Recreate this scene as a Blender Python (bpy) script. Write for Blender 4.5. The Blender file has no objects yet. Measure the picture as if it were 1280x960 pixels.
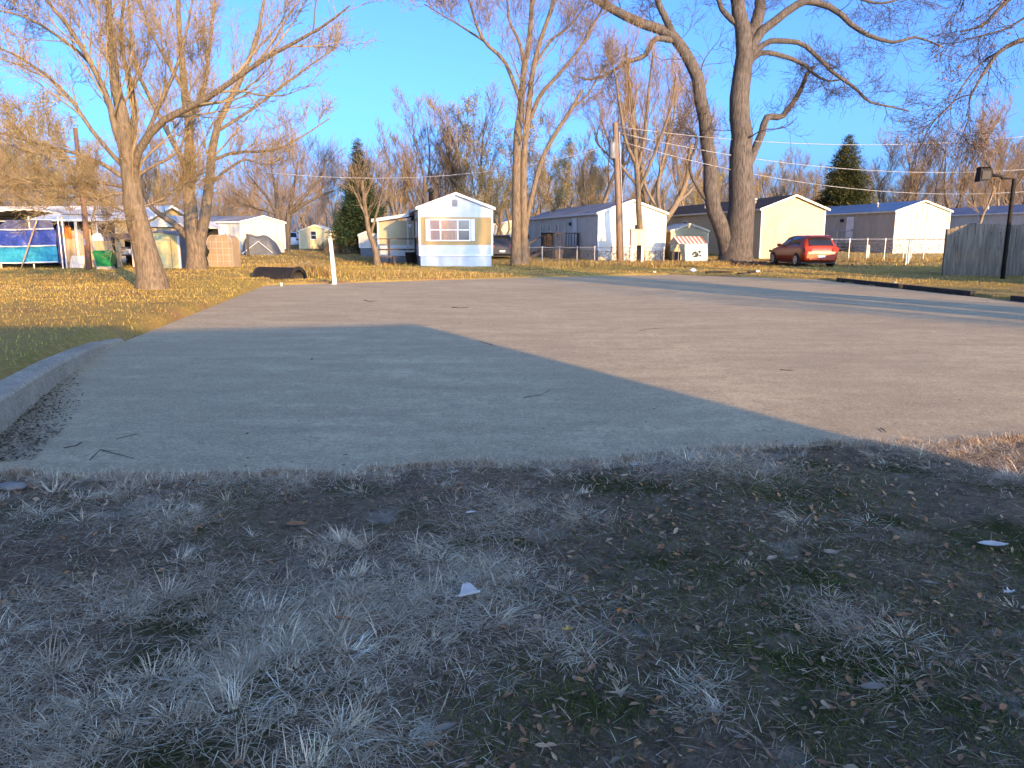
import bpy, math, random
import numpy as np
from mathutils import Vector

S = bpy.context.scene
COL = S.collection

# ------------------------------------------------------------------ camera
EYE = 1.5
FPX = 961.0                      # focal length in photo pixels (1280 wide)
PITCH = math.radians(10.9)
CP, SP = math.cos(PITCH), math.sin(PITCH)
cam_d = bpy.data.cameras.new('camera')
cam_d.sensor_fit = 'HORIZONTAL'; cam_d.sensor_width = 36.0
cam_d.lens = FPX / 1280 * 36.0
cam_d.clip_start = 0.05; cam_d.clip_end = 3000
cam = bpy.data.objects.new('camera', cam_d); COL.objects.link(cam)
cam.location = (0, 0, EYE)
cam.rotation_euler = (math.pi / 2 - PITCH, 0, 0)
S.camera = cam
S.render.resolution_x = 1024; S.render.resolution_y = 768

# ------------------------------------------------------------------ light
SUN_EL = math.radians(12.0)
SUN_AZ = math.radians(151.0)     # clockwise from +Y: low sun behind and right of the camera
to_sun = Vector((math.sin(SUN_AZ) * math.cos(SUN_EL), math.cos(SUN_AZ) * math.cos(SUN_EL), math.sin(SUN_EL)))
world = bpy.data.worlds.new('World'); S.world = world
world.use_nodes = True
wn = world.node_tree
sky = wn.nodes.new('ShaderNodeTexSky'); sky.sky_type = 'NISHITA'
sky.sun_disc = False
sky.sun_elevation = SUN_EL; sky.sun_rotation = SUN_AZ
sky.altitude = 150; sky.air_density = 0.5; sky.dust_density = 4.0; sky.ozone_density = 6.0
bg = wn.nodes['Background']; bg.inputs['Strength'].default_value = 0.15
wn.links.new(sky.outputs[0], bg.inputs[0])
sun_d = bpy.data.lights.new('sun', 'SUN'); sun_d.energy = 2.7; sun_d.angle = math.radians(0.5)
sun_d.color = (1.0, 0.575, 0.17)
sun = bpy.data.objects.new('sun', sun_d); COL.objects.link(sun)
sun.rotation_euler = (-to_sun).to_track_quat('-Z', 'Y').to_euler()
sun.location = (20, -30, 30)
S.view_settings.view_transform = 'Standard'
S.view_settings.look = 'None'
S.view_settings.gamma = 1.0
S.view_settings.use_curve_mapping = False
S.view_settings.exposure = 2.1
S.cycles.use_denoising = True
S.cycles.max_bounces = 6
S.cycles.transparent_max_bounces = 8
S.cycles.caustics_reflective = False; S.cycles.caustics_refractive = False

# ------------------------------------------------------------------ pixel <-> place helpers
def gpt(u, v, z=0.0):
    """ground point of height z seen at photo pixel (u, v)"""
    down = (v - 480) * CP + FPX * SP
    fwd = FPX * CP - (v - 480) * SP
    k = (EYE - z) / down
    return np.array(((u - 640) * k, fwd * k, z))
def at(u, v, Y):
    """point at distance Y along pixel (u, v)"""
    down = (v - 480) * CP + FPX * SP
    fwd = FPX * CP - (v - 480) * SP
    k = Y / fwd
    return np.array(((u - 640) * k, Y, EYE - down * k))
def px(Y):
    return Y / (FPX * CP)        # metres per photo pixel at distance Y

# ------------------------------------------------------------------ materials
def _n(nt, t, **kw):
    n = nt.nodes.new(t)
    for k, v in kw.items(): setattr(n, k, v)
    return n
MATS = {}
def mat(name, c1, c2=None, scale=4.0, rough=0.8, bump=0.0, bscale=None, metal=0.0, stretch=(1, 1, 1),
        detail=6.0, spec=0.3, coords='pos', lo=0.35, hi=0.65, bdist=0.02, streak=None):
    m = bpy.data.materials.new(name); m.use_nodes = True
    nt = m.node_tree; b = nt.nodes['Principled BSDF']
    b.inputs['Roughness'].default_value = rough; b.inputs['Metallic'].default_value = metal
    b.inputs['Specular IOR Level'].default_value = spec
    if coords == 'pos':
        src = _n(nt, 'ShaderNodeNewGeometry').outputs['Position']
    else:
        src = _n(nt, 'ShaderNodeTexCoord').outputs['Object']
    mp = _n(nt, 'ShaderNodeMapping'); mp.inputs['Scale'].default_value = stretch
    nt.links.new(src, mp.inputs[0])
    if c2 is None:
        c2 = tuple(x * 0.78 for x in c1)
    no = _n(nt, 'ShaderNodeTexNoise'); no.inputs['Scale'].default_value = scale; no.inputs['Detail'].default_value = detail
    no.inputs['Roughness'].default_value = 0.62
    nt.links.new(mp.outputs[0], no.inputs[0])
    mr = _n(nt, 'ShaderNodeMapRange'); mr.inputs[1].default_value = lo; mr.inputs[2].default_value = hi
    nt.links.new(no.outputs[0], mr.inputs[0])
    mx = _n(nt, 'ShaderNodeMix', data_type='RGBA')
    mx.inputs[6].default_value = (*c1, 1); mx.inputs[7].default_value = (*c2, 1)
    nt.links.new(mr.outputs[0], mx.inputs[0])
    out = mx.outputs[2]
    if streak:                                   # grime or rust running down: (colour, amount, scale)
        col, amt, ss = streak
        m2 = _n(nt, 'ShaderNodeMapping'); m2.inputs['Scale'].default_value = (ss, ss, ss * 0.12)
        nt.links.new(src, m2.inputs[0])
        n2 = _n(nt, 'ShaderNodeTexNoise'); n2.inputs['Scale'].default_value = 1.0; n2.inputs['Detail'].default_value = 5
        nt.links.new(m2.outputs[0], n2.inputs[0])
        r2 = _n(nt, 'ShaderNodeMapRange'); r2.inputs[1].default_value = 0.45; r2.inputs[2].default_value = 0.75
        r2.inputs[4].default_value = amt
        nt.links.new(n2.outputs[0], r2.inputs[0])
        x2 = _n(nt, 'ShaderNodeMix', data_type='RGBA'); x2.inputs[7].default_value = (*col, 1)
        nt.links.new(r2.outputs[0], x2.inputs[0]); nt.links.new(out, x2.inputs[6])
        out = x2.outputs[2]
    nt.links.new(out, b.inputs['Base Color'])
    if bump:
        bn = _n(nt, 'ShaderNodeTexNoise'); bn.inputs['Scale'].default_value = bscale or scale * 6; bn.inputs['Detail'].default_value = 4
        nt.links.new(mp.outputs[0], bn.inputs[0])
        bp = _n(nt, 'ShaderNodeBump'); bp.inputs['Strength'].default_value = bump; bp.inputs['Distance'].default_value = bdist
        nt.links.new(bn.outputs[0], bp.inputs['Height']); nt.links.new(bp.outputs[0], b.inputs['Normal'])
    MATS[name] = m
    return m
def mat_attr(name, rough=0.85, trans=0.0, spec=0.15):
    """colour from the mesh's own per-piece colour attribute"""
    m = bpy.data.materials.new(name); m.use_nodes = True
    nt = m.node_tree; b = nt.nodes['Principled BSDF']
    b.inputs['Roughness'].default_value = rough; b.inputs['Specular IOR Level'].default_value = spec
    a = _n(nt, 'ShaderNodeAttribute'); a.attribute_name = 'tint'
    nt.links.new(a.outputs[0], b.inputs['Base Color'])
    if trans:
        tr = _n(nt, 'ShaderNodeBsdfTranslucent'); nt.links.new(a.outputs[0], tr.inputs[0])
        ms = _n(nt, 'ShaderNodeMixShader'); ms.inputs[0].default_value = trans
        nt.links.new(b.outputs[0], ms.inputs[1]); nt.links.new(tr.outputs[0], ms.inputs[2])
        nt.links.new(ms.outputs[0], nt.nodes['Material Output'].inputs[0])
    MATS[name] = m
    return m
M = MATS
mat('white_metal', (0.60, 0.57, 0.49), (0.51, 0.485, 0.41), 1.3, 0.5, streak=((0.35, 0.30, 0.22), 0.35, 1.6))
mat('cream_siding', (0.54, 0.42, 0.22), (0.46, 0.36, 0.19), 0.8, 0.6, streak=((0.36, 0.30, 0.2), 0.25, 1.2))
mat('tan_siding', (0.46, 0.41, 0.32), (0.39, 0.35, 0.27), 0.9, 0.6, streak=((0.3, 0.26, 0.2), 0.3, 1.5))
mat('grey_siding', (0.42, 0.41, 0.39), (0.34, 0.33, 0.31), 0.9, 0.6)
mat('blue_white', (0.46, 0.49, 0.52), (0.40, 0.43, 0.46), 1.2, 0.5, streak=((0.3, 0.29, 0.26), 0.4, 2.2))
mat('mustard', (0.36, 0.24, 0.075), (0.29, 0.195, 0.065), 1.0, 0.55, streak=((0.28, 0.2, 0.1), 0.3, 2.0))
mat('olive_panel', (0.36, 0.32, 0.20), (0.30, 0.26, 0.16), 1.0, 0.6)
mat('cream_shed', (0.56, 0.48, 0.28), (0.48, 0.41, 0.24), 1.0, 0.6, streak=((0.4, 0.33, 0.2), 0.3, 2.0))
mat('yellow_shed', (0.50, 0.48, 0.24), (0.43, 0.40, 0.20), 1.6, 0.55, streak=((0.33, 0.24, 0.12), 0.45, 3.0))
mat('tan_shed', (0.30, 0.235, 0.15), (0.23, 0.18, 0.115), 1.6, 0.55, streak=((0.25, 0.17, 0.09), 0.5, 3.0))
mat('trim_white', (0.75, 0.74, 0.70), (0.64, 0.62, 0.58), 2.0, 0.5)
mat('trim_cream', (0.72, 0.66, 0.48), (0.64, 0.58, 0.42), 2.0, 0.5)
mat('dark_roof', (0.045, 0.04, 0.038), (0.075, 0.068, 0.06), 3.0, 0.95, 0.3, 30, spec=0.1)
mat('grey_roof', (0.22, 0.22, 0.23), (0.13, 0.13, 0.14), 0.9, 0.7, streak=((0.5, 0.5, 0.5), 0.4, 1.0))
mat('blue_roof', (0.10, 0.17, 0.28), (0.08, 0.13, 0.22), 0.9, 0.5)
mat('slate_roof', (0.13, 0.15, 0.20), (0.09, 0.10, 0.14), 0.9, 0.6)
mat('white_roof', (0.68, 0.66, 0.60), (0.50, 0.47, 0.40), 0.7, 0.6, streak=((0.3, 0.26, 0.2), 0.4, 1.0))
mat('brown_roof', (0.16, 0.12, 0.10), (0.11, 0.08, 0.07), 1.2, 0.9)
mat('skirt_blue', (0.48, 0.50, 0.52), (0.40, 0.42, 0.44), 2.0, 0.55, streak=((0.25, 0.22, 0.18), 0.5, 2.5))
mat('black', (0.015, 0.015, 0.016), (0.028, 0.027, 0.026), 6.0, 0.6)
mat('black_metal', (0.014, 0.014, 0.015), (0.026, 0.024, 0.022), 5.0, 0.7, spec=0.15)
mat('galvanised', (0.42, 0.43, 0.44), (0.30, 0.30, 0.31), 8.0, 0.42, metal=0.75)
mat('wire', (0.36, 0.36, 0.36), (0.26, 0.26, 0.26), 8.0, 0.5, metal=0.5)
mat('plain_grey', (0.17, 0.185, 0.20), (0.12, 0.13, 0.145), 4.0, 0.5)
mat('box_tan', (0.42, 0.36, 0.29), (0.34, 0.28, 0.22), 5.0, 0.6, streak=((0.2, 0.12, 0.07), 0.5, 6.0))
mat('pole_wood', (0.24, 0.17, 0.11), (0.14, 0.10, 0.07), 3.0, 0.9, 0.5, 20, stretch=(6, 6, 0.5))
mat('pole_red', (0.24, 0.13, 0.08), (0.15, 0.085, 0.055), 3.0, 0.9, 0.5, 20, stretch=(6, 6, 0.5))
mat('deck_wood', (0.085, 0.065, 0.05), (0.05, 0.038, 0.03), 4.0, 0.9, 0.3, 20)
mat('plank_tan', (0.46, 0.33, 0.19), (0.34, 0.23, 0.13), 3.0, 0.85, 0.4, 20, stretch=(6, 6, 0.5))
mat('plank_grey', (0.26, 0.22, 0.165), (0.13, 0.112, 0.082), 2.2, 0.9, 0.6, 16, stretch=(6, 6, 0.6), streak=((0.07, 0.075, 0.06), 0.6, 5.0))
mat('timber', (0.07, 0.05, 0.038), (0.04, 0.03, 0.024), 4.0, 0.95, 0.6, 25)
mat('white_post', (0.76, 0.75, 0.70), (0.66, 0.64, 0.58), 4.0, 0.6, streak=((0.35, 0.3, 0.2), 0.4, 8.0))
mat('tarp_blue', (0.03, 0.05, 0.20), (0.05, 0.075, 0.28), 1.8, 0.35, 0.7, 5, bdist=0.08, spec=0.5)
mat('tarp_teal', (0.02, 0.19, 0.30), (0.03, 0.26, 0.36), 1.8, 0.35, 0.7, 5, bdist=0.08, spec=0.5)
mat('tarp_navy', (0.06, 0.07, 0.14), (0.10, 0.10, 0.16), 1.8, 0.4, 0.7, 5, bdist=0.08, spec=0.5)
mat('tarp_light', (0.27, 0.38, 0.40), (0.36, 0.45, 0.45), 3.0, 0.4, 0.7, 8, bdist=0.05)
mat('tarp_grey', (0.07, 0.08, 0.09), (0.12, 0.125, 0.125), 1.5, 0.45, 0.8, 5, bdist=0.08)
mat('green_plastic', (0.012, 0.19, 0.055), (0.01, 0.15, 0.045), 3.0, 0.4, spec=0.5)
mat('orange_cloth', (0.55, 0.19, 0.03), (0.42, 0.14, 0.03), 3.0, 0.8)
mat('red_stripe', (0.42, 0.16, 0.11), (0.34, 0.12, 0.09), 4.0, 0.7)
mat('pale_stripe', (0.62, 0.58, 0.50), (0.52, 0.48, 0.42), 4.0, 0.7)
mat('white_plastic', (0.72, 0.72, 0.72), (0.60, 0.60, 0.60), 5.0, 0.45)
mat('paper', (0.60, 0.55, 0.47), (0.46, 0.42, 0.36), 20.0, 0.7)
mat('stone', (0.24, 0.22, 0.19), (0.15, 0.14, 0.12), 14.0, 0.85, 0.4, 40)
mat('pale_stone', (0.62, 0.58, 0.52), (0.5, 0.46, 0.4), 14.0, 0.85, 0.4, 40)
mat('red_paint', (0.33, 0.036, 0.008), (0.28, 0.028, 0.007), 2.0, 0.34, spec=0.45)
mat('car_glass', (0.012, 0.014, 0.018), (0.02, 0.022, 0.026), 2.0, 0.06, spec=0.7)
mat('window_glass', (0.03, 0.035, 0.045), (0.05, 0.05, 0.055), 2.0, 0.08, spec=0.6)
mat('curtain_glass', (0.34, 0.20, 0.12), (0.20, 0.12, 0.08), 3.0, 0.15, stretch=(6, 1, 0.6), spec=0.5)
mat('curtain_pale', (0.26, 0.19, 0.17), (0.19, 0.14, 0.13), 3.0, 0.12, stretch=(6, 1, 0.6), spec=0.5)
mat('tyre', (0.016, 0.016, 0.016), (0.024, 0.023, 0.022), 8.0, 0.85)
mat('rim', (0.42, 0.42, 0.43), (0.32, 0.32, 0.33), 8.0, 0.35, metal=0.8)
mat('lamp_red', (0.30, 0.02, 0.02), (0.22, 0.015, 0.015), 5.0, 0.15, spec=0.7)
mat('plate_white', (0.66, 0.68, 0.70), (0.42, 0.46, 0.52), 12.0, 0.4)
mat('blue_car', (0.018, 0.022, 0.04), (0.014, 0.018, 0.032), 2.0, 0.5, spec=0.2)
mat('white_car', (0.66, 0.67, 0.69), (0.6, 0.61, 0.63), 2.0, 0.3, spec=0.6)
mat('bark_big', (0.135, 0.115, 0.095), (0.045, 0.038, 0.031), 5.0, 0.95, 1.0, 9, stretch=(3, 3, 0.45), bdist=0.06)
mat('bark_tan', (0.20, 0.155, 0.10), (0.085, 0.064, 0.043), 6.0, 0.95, 0.9, 12, stretch=(3, 3, 0.5), bdist=0.04)
mat('bark_pale', (0.24, 0.19, 0.125), (0.13, 0.10, 0.068), 6.0, 0.95, 0.6, 12, stretch=(3, 3, 0.5), bdist=0.03)
mat('twig_tan', (0.27, 0.19, 0.105), (0.16, 0.11, 0.062), 2.0, 0.9)
mat('twig_yellow', (0.29, 0.22, 0.11), (0.17, 0.125, 0.065), 2.0, 0.9)
mat('twig_grey', (0.235, 0.175, 0.115), (0.14, 0.105, 0.07), 2.0, 0.9)
mat('twig_dark', (0.085, 0.068, 0.055), (0.05, 0.04, 0.034), 2.0, 0.9)
mat('dead_leaf', (0.32, 0.15, 0.06), (0.20, 0.10, 0.05), 30.0, 0.8)
mat('dead_leaf_pale', (0.40, 0.29, 0.17), (0.28, 0.20, 0.12), 30.0, 0.8)
mat('yellow_leaf', (0.55, 0.36, 0.06), (0.45, 0.26, 0.05), 40.0, 0.7)
mat('grey_leaf', (0.26, 0.205, 0.14), (0.18, 0.14, 0.095), 30.0, 0.7)
mat_attr('blade', 0.8, 0.25)
mat_attr('litter', 0.8, 0.1)
mat_attr('foliage', 0.7, 0.25)

# ------------------------------------------------------------------ mesh builders
class MB:
    def __init__(s): s.v = []; s.f = []
    def add(s, vs, fs):
        b = len(s.v); s.v += [tuple(map(float, p)) for p in vs]; s.f += [tuple(i + b for i in f) for f in fs]; return s
    def box(s, x0, x1, y0, y1, z0, z1):
        return s.add([(x0, y0, z0), (x1, y0, z0), (x1, y1, z0), (x0, y1, z0), (x0, y0, z1), (x1, y0, z1), (x1, y1, z1), (x0, y1, z1)],
                     [(3, 2, 1, 0), (4, 5, 6, 7), (0, 1, 5, 4), (1, 2, 6, 5), (2, 3, 7, 6), (3, 0, 4, 7)])
    def sbox(s, side, a0, a1, o0, o1, z0, z1):
        """box on a wall: front = facing -y at y 0, left = facing -x at x 0; o = metres out from the wall"""
        if side == 'front': return s.box(a0, a1, -o1, -o0, z0, z1)
        return s.box(-o1, -o0, a0, a1, z0, z1)
    def beam(s, p, q, w, h=None):
        """straight bar from p to q with a w x h section"""
        h = h or w
        p = np.array(p, float); q = np.array(q, float); d = q - p; d /= np.linalg.norm(d)
        up = np.array((0, 0, 1.0)) if abs(d[2]) < 0.9 else np.array((0, 1.0, 0))
        a = np.cross(d, up); a /= np.linalg.norm(a); b = np.cross(a, d)
        vs = [e + sa * a * w / 2 + sb * b * h / 2 for e in (p, q) for sa, sb in ((-1, -1), (1, -1), (1, 1), (-1, 1))]
        return s.add(vs, [(3, 2, 1, 0), (4, 5, 6, 7), (0, 1, 5, 4), (1, 2, 6, 5), (2, 3, 7, 6), (3, 0, 4, 7)])
    def prism(s, poly, axis, a0, a1):
        """polygon extruded along an axis; poly in the other two coordinates"""
        n = len(poly)
        def P(p, a):
            return {'x': (a, p[0], p[1]), 'y': (p[0], a, p[1]), 'z': (p[0], p[1], a)}[axis]
        vs = [P(p, a0) for p in poly] + [P(p, a1) for p in poly]
        fs = [tuple(range(n))[::-1], tuple(range(n, 2 * n))] + [(i, (i + 1) % n, n + (i + 1) % n, n + i) for i in range(n)]
        return s.add(vs, fs)
    def tube(s, pts, rad, n=8, caps=True):
        pts = [np.array(p, float) for p in pts]
        if not hasattr(rad, '__len__'): rad = [rad] * len(pts)
        vs = []; fs = []; a = None
        for i, p in enumerate(pts):
            d = pts[min(i + 1, len(pts) - 1)] - pts[max(i - 1, 0)]; d = d / (np.linalg.norm(d) + 1e-9)
            if a is None:
                r = np.array((0, 0, 1.0)) if abs(d[2]) < 0.9 else np.array((1.0, 0, 0))
                a = np.cross(d, r)
            a = a - d * a.dot(d); a /= np.linalg.norm(a) + 1e-9; b = np.cross(d, a)
            for k in range(n):
                t = 2 * math.pi * k / n
                vs.append(p + rad[i] * (math.cos(t) * a + math.sin(t) * b))
        for i in range(len(pts) - 1):
            for k in range(n):
                k2 = (k + 1) % n
                fs.append((i * n + k, i * n + k2, (i + 1) * n + k2, (i + 1) * n + k))
        if caps:
            fs.append(tuple(range(n))[::-1]); fs.append(tuple((len(pts) - 1) * n + k for k in range(n)))
        return s.add(vs, fs)
    def lathe(s, prof, n=16, cx=0, cy=0, cz=0):
        vs = []; fs = []
        for r, z in prof:
            for k in range(n):
                t = 2 * math.pi * k / n; vs.append((cx + r * math.cos(t), cy + r * math.sin(t), cz + z))
        for i in range(len(prof) - 1):
            for k in range(n):
                k2 = (k + 1) % n; fs.append((i * n + k, i * n + k2, (i + 1) * n + k2, (i + 1) * n + k))
        return s.add(vs, fs)
    def build(s, name, m, parent=None, smooth=False, loc=None):
        me = bpy.data.meshes.new(name); me.from_pydata(s.v, [], s.f); me.update()
        me.materials.append(M[m] if isinstance(m, str) else m)
        if smooth: me.polygons.foreach_set('use_smooth', [True] * len(me.polygons))
        o = bpy.data.objects.new(name, me); COL.objects.link(o)
        if parent is not None: o.parent = parent
        if loc is not None: o.location = loc
        return o
def mesh_np(name, V, F, m, parent=None, tint=None, smooth=False):
    """mesh from numpy arrays: V (n,3), F list of (k, 3 or 4) index arrays, tint (n,3)"""
    me = bpy.data.meshes.new(name)
    V = np.ascontiguousarray(V, np.float32)
    me.vertices.add(len(V)); me.vertices.foreach_set('co', V.ravel())
    li = np.concatenate([np.asarray(f, np.int32).ravel() for f in F])
    cnt = np.concatenate([np.full(len(f), np.asarray(f).shape[1], np.int32) for f in F])
    st = np.concatenate([[0], np.cumsum(cnt)[:-1]]).astype(np.int32)
    me.loops.add(len(li)); me.loops.foreach_set('vertex_index', li)
    me.polygons.add(len(cnt)); me.polygons.foreach_set('loop_start', st)
    try: me.polygons.foreach_set('loop_total', cnt)
    except Exception: pass
    if smooth: me.polygons.foreach_set('use_smooth', np.ones(len(cnt), bool))
    if tint is not None:
        at_ = me.attributes.new('tint', 'FLOAT_COLOR', 'POINT')
        c = np.ones((len(V), 4), np.float32); c[:, :3] = tint
        at_.data.foreach_set('color', c.ravel())
    me.update(calc_edges=True); me.validate()
    me.materials.append(M[m] if isinstance(m, str) else m)
    o = bpy.data.objects.new(name, me); COL.objects.link(o)
    if parent is not None: o.parent = parent
    return o
def tag(o, label=None, cat=None, group=None, kind=None):
    if label: o['label'] = label
    if cat: o['category'] = cat
    if group: o['group'] = group
    if kind: o['kind'] = kind
    return o
def thing(name, label, cat, loc=(0, 0, 0), rotz=0.0, group=None):
    o = bpy.data.objects.new(name, None); COL.objects.link(o)
    o.empty_display_size = 0.2
    o.location = [float(c) for c in loc]; o.rotation_euler = (0, 0, rotz)
    return tag(o, label, cat, group)
def dup(root, loc=None, rotz=None, scale=None, label=None):
    def cp(o, par):
        c = o.copy(); COL.objects.link(c); c.parent = par
        for ch in list(o.children): cp(ch, c)
        return c
    r = cp(root, None)
    if loc is not None: r.location = [float(c) for c in loc]
    if rotz is not None: r.rotation_euler = (0, 0, rotz)
    if scale is not None: r.scale = scale if hasattr(scale, '__len__') else (scale,) * 3
    if label: r['label'] = label
    return r

# ------------------------------------------------------------------ terrain
rs = np.random.RandomState(7)
_wk = rs.uniform(-1, 1, (24, 2)); _wp = rs.uniform(0, 6.28, 24)
def wob(x, y, f=1.0, i0=0, n=6):
    """cheap smooth noise about -1..1"""
    r = 0
    for i in range(i0, i0 + n):
        r = r + np.sin(x * _wk[i % 24, 0] * f * 3 + y * _wk[i % 24, 1] * f * 3 + _wp[i % 24])
    return r / math.sqrt(n) * 0.8
def sstep(a, b, x):
    t = np.clip((x - a) / (b - a), 0, 1); return t * t * (3 - 2 * t)
LE_Y = np.array([2.0, 4.6, 5.8, 7.6, 10.2, 23.8, 40.0]); LE_X = np.array([-2.9, -3.6, -3.99, -4.65, -5.48, -7.6, -10.0])
RE_Y = np.array([-5.0, 17.7, 25.9, 40]); RE_X = np.array([14.6, 11.8, 10.8, 9.0])
FE_X = np.array([-12., -7.6, 0.0, 6.2, 10.8, 16]); FE_Y = np.array([22.4, 23.8, 28.2, 30.6, 27.2, 26.5])
def near_edge(x):
    base = np.interp(x, [-6, -3.2, -1.0, 0.0, 1.0, 2.3, 3.0, 3.9, 8, 14], [4.5, 4.62, 4.78, 4.95, 5.12, 5.5, 5.42, 5.62, 6.2, 7.0])
    return base + 0.07 * wob(x, x * 0, 2.2, 3) + 0.05 * wob(x, x * 0, 7.0, 9) + 0.02 * wob(x, x * 0, 19.0, 1)
def inside_slab(x, y):
    """signed distance-like value, positive inside the concrete slab"""
    return np.minimum(np.minimum(x - np.interp(y, LE_Y, LE_X), np.interp(y, RE_Y, RE_X) - x),
                      np.interp(x, FE_X, FE_Y) - y)
DITCH = at(352, 342, 27.6)[:2]
def H(x, y):
    x = np.asarray(x, float); y = np.asarray(y, float)
    z = 0.05 + 0.02 * wob(x, y, 0.5) + 0.012 * wob(x, y, 1.9, 8)
    el = x - np.interp(y, LE_Y, LE_X)
    left = sstep(-0.05, -0.32, el)
    z = z + left * np.interp(y, [4, 9, 12, 18, 26, 34], [0.20, 0.17, 0.12, 0.07, 0.09, 0.12]) * sstep(2.5, 5.0, y)
    z = z + sstep(44, 60, y) * 0.22
    d = np.hypot((x - DITCH[0] - (y - DITCH[1]) * 0.3) / 2.0, (y - DITCH[1]) / 1.9)
    z = z - 0.34 * sstep(1.0, 0.25, d)
    ins = inside_slab(x, y)
    s_in = sstep(-0.13, 0.0, ins)
    z = z * (1 - s_in) - 0.15 * s_in
    # foreground soil creeping over the near edge of the slab
    fz = 0.045 + 0.022 * wob(x, y, 1.2, 2) + 0.010 * wob(x, y, 5.0, 11)
    e = near_edge(x) - y
    fz = np.where(e > 0, fz * sstep(-0.02, 0.35, e) - 0.004, -0.15 * sstep(0, 0.12, -e) - 0.004)
    k = sstep(-0.7, -0.2, ins) * sstep(9.0, 8.0, y)
    fore = np.where(y < 8, np.maximum(fz, z * 0 - 0.15), z)
    z = np.where(ins > -0.45, k * np.where(e > -0.3, fore, z) + (1 - k) * z, z)
    return z
def hz(x, y): return float(H(np.array([x]), np.array([y]))[0])
def grid_axis(fine0, fine1, step, far0, far1):
    a = list(np.arange(fine0, fine1 + 1e-6, step))
    s = step; p = fine0; lo = []
    while p > far0: s *= 1.22; p -= s; lo.append(p)
    s = step; p = fine1; hi = []
    while p < far1: s *= 1.22; p += s; hi.append(p)
    return np.array(lo[::-1] + a + hi)
gx = grid_axis(-10, 13.0, 0.15, -900, 900); gy = grid_axis(0.6, 32, 0.15, -400, 1600)
GX, GY = np.meshgrid(gx, gy)
GZ = H(GX, GY)
nx, ny = len(gx), len(gy)
idx = np.arange(nx * ny).reshape(ny, nx)
quads = np.stack([idx[:-1, :-1], idx[:-1, 1:], idx[1:, 1:], idx[1:, :-1]], -1).reshape(-1, 4)

def ground_material():
    m = bpy.data.materials.new('ground_soil'); m.use_nodes = True
    nt = m.node_tree; b = nt.nodes['Principled BSDF']; b.inputs['Roughness'].default_value = 0.95
    b.inputs['Specular IOR Level'].default_value = 0.1
    pos = _n(nt, 'ShaderNodeNewGeometry').outputs['Position']
    def noise(sc, det=6, rough=0.6):
        n = _n(nt, 'ShaderNodeTexNoise'); n.inputs['Scale'].default_value = sc; n.inputs['Detail'].default_value = det
        n.inputs['Roughness'].default_value = rough
        nt.links.new(pos, n.inputs[0]); return n.outputs[0]
    def rng(x, a, b_, c=0, d=1):
        r = _n(nt, 'ShaderNodeMapRange')
        for i, v_ in ((1, a), (2, b_), (3, c), (4, d)): r.inputs[i].default_value = v_
        nt.links.new(x, r.inputs[0]); return r.outputs[0]
    def mix(f, a, b_):
        x = _n(nt, 'ShaderNodeMix', data_type='RGBA')
        nt.links.new(f, x.inputs[0])
        for i, c in ((6, a), (7, b_)):
            if isinstance(c, tuple): x.inputs[i].default_value = (*c, 1)
            else: nt.links.new(c, x.inputs[i])
        return x.outputs[2]
    soil = mix(rng(noise(9), .35, .65), (0.095, 0.070, 0.045), (0.20, 0.15, 0.096))
    soil = mix(rng(noise(60, 4), .5, .75), soil, (0.30, 0.225, 0.145))
    moss = mix(rng(noise(30), .35, .65), (0.032, 0.036, 0.009), (0.065, 0.068, 0.018))
    near = mix(rng(noise(1.3, 5), .50, .62), soil, moss)
    grey = mix(rng(noise(2.1, 4, 0.5), .60, .68), near, (0.30, 0.26, 0.20))
    gold = mix(rng(noise(1.2), .35, .65), (0.32, 0.22, 0.06), (0.23, 0.185, 0.045))
    gold = mix(rng(noise(14, 5), .45, .7), gold, (0.40, 0.28, 0.11))
    gold = mix(rng(noise(0.45, 5), .52, .66), gold, (0.24, 0.15, 0.07))
    sep = _n(nt, 'ShaderNodeSeparateXYZ'); nt.links.new(pos, sep.inputs[0])
    # the bare front yard ends at the slab; lawns lie left of it and beyond it
    lin = _n(nt, 'ShaderNodeMath', operation='MULTIPLY_ADD'); lin.inputs[1].default_value = -0.6
    nt.links.new(sep.outputs[0], lin.inputs[0]); nt.links.new(sep.outputs[1], lin.inputs[2])
    out = mix(rng(lin.outputs[0], 6.6, 8.0), grey, gold)
    nt.links.new(out, b.inputs['Base Color'])
    bp = _n(nt, 'ShaderNodeBump'); bp.inputs['Strength'].default_value = 0.9; bp.inputs['Distance'].default_value = 0.03
    nt.links.new(noise(45, 5, 0.7), bp.inputs['Height']); nt.links.new(bp.outputs[0], b.inputs['Normal'])
    return m
ground = mesh_np('ground', np.stack([GX, GY, GZ], -1).reshape(-1, 3), [quads], ground_material(), smooth=True)
tag(ground, 'soil and lawn around the concrete slab', 'ground', kind='structure')

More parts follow.
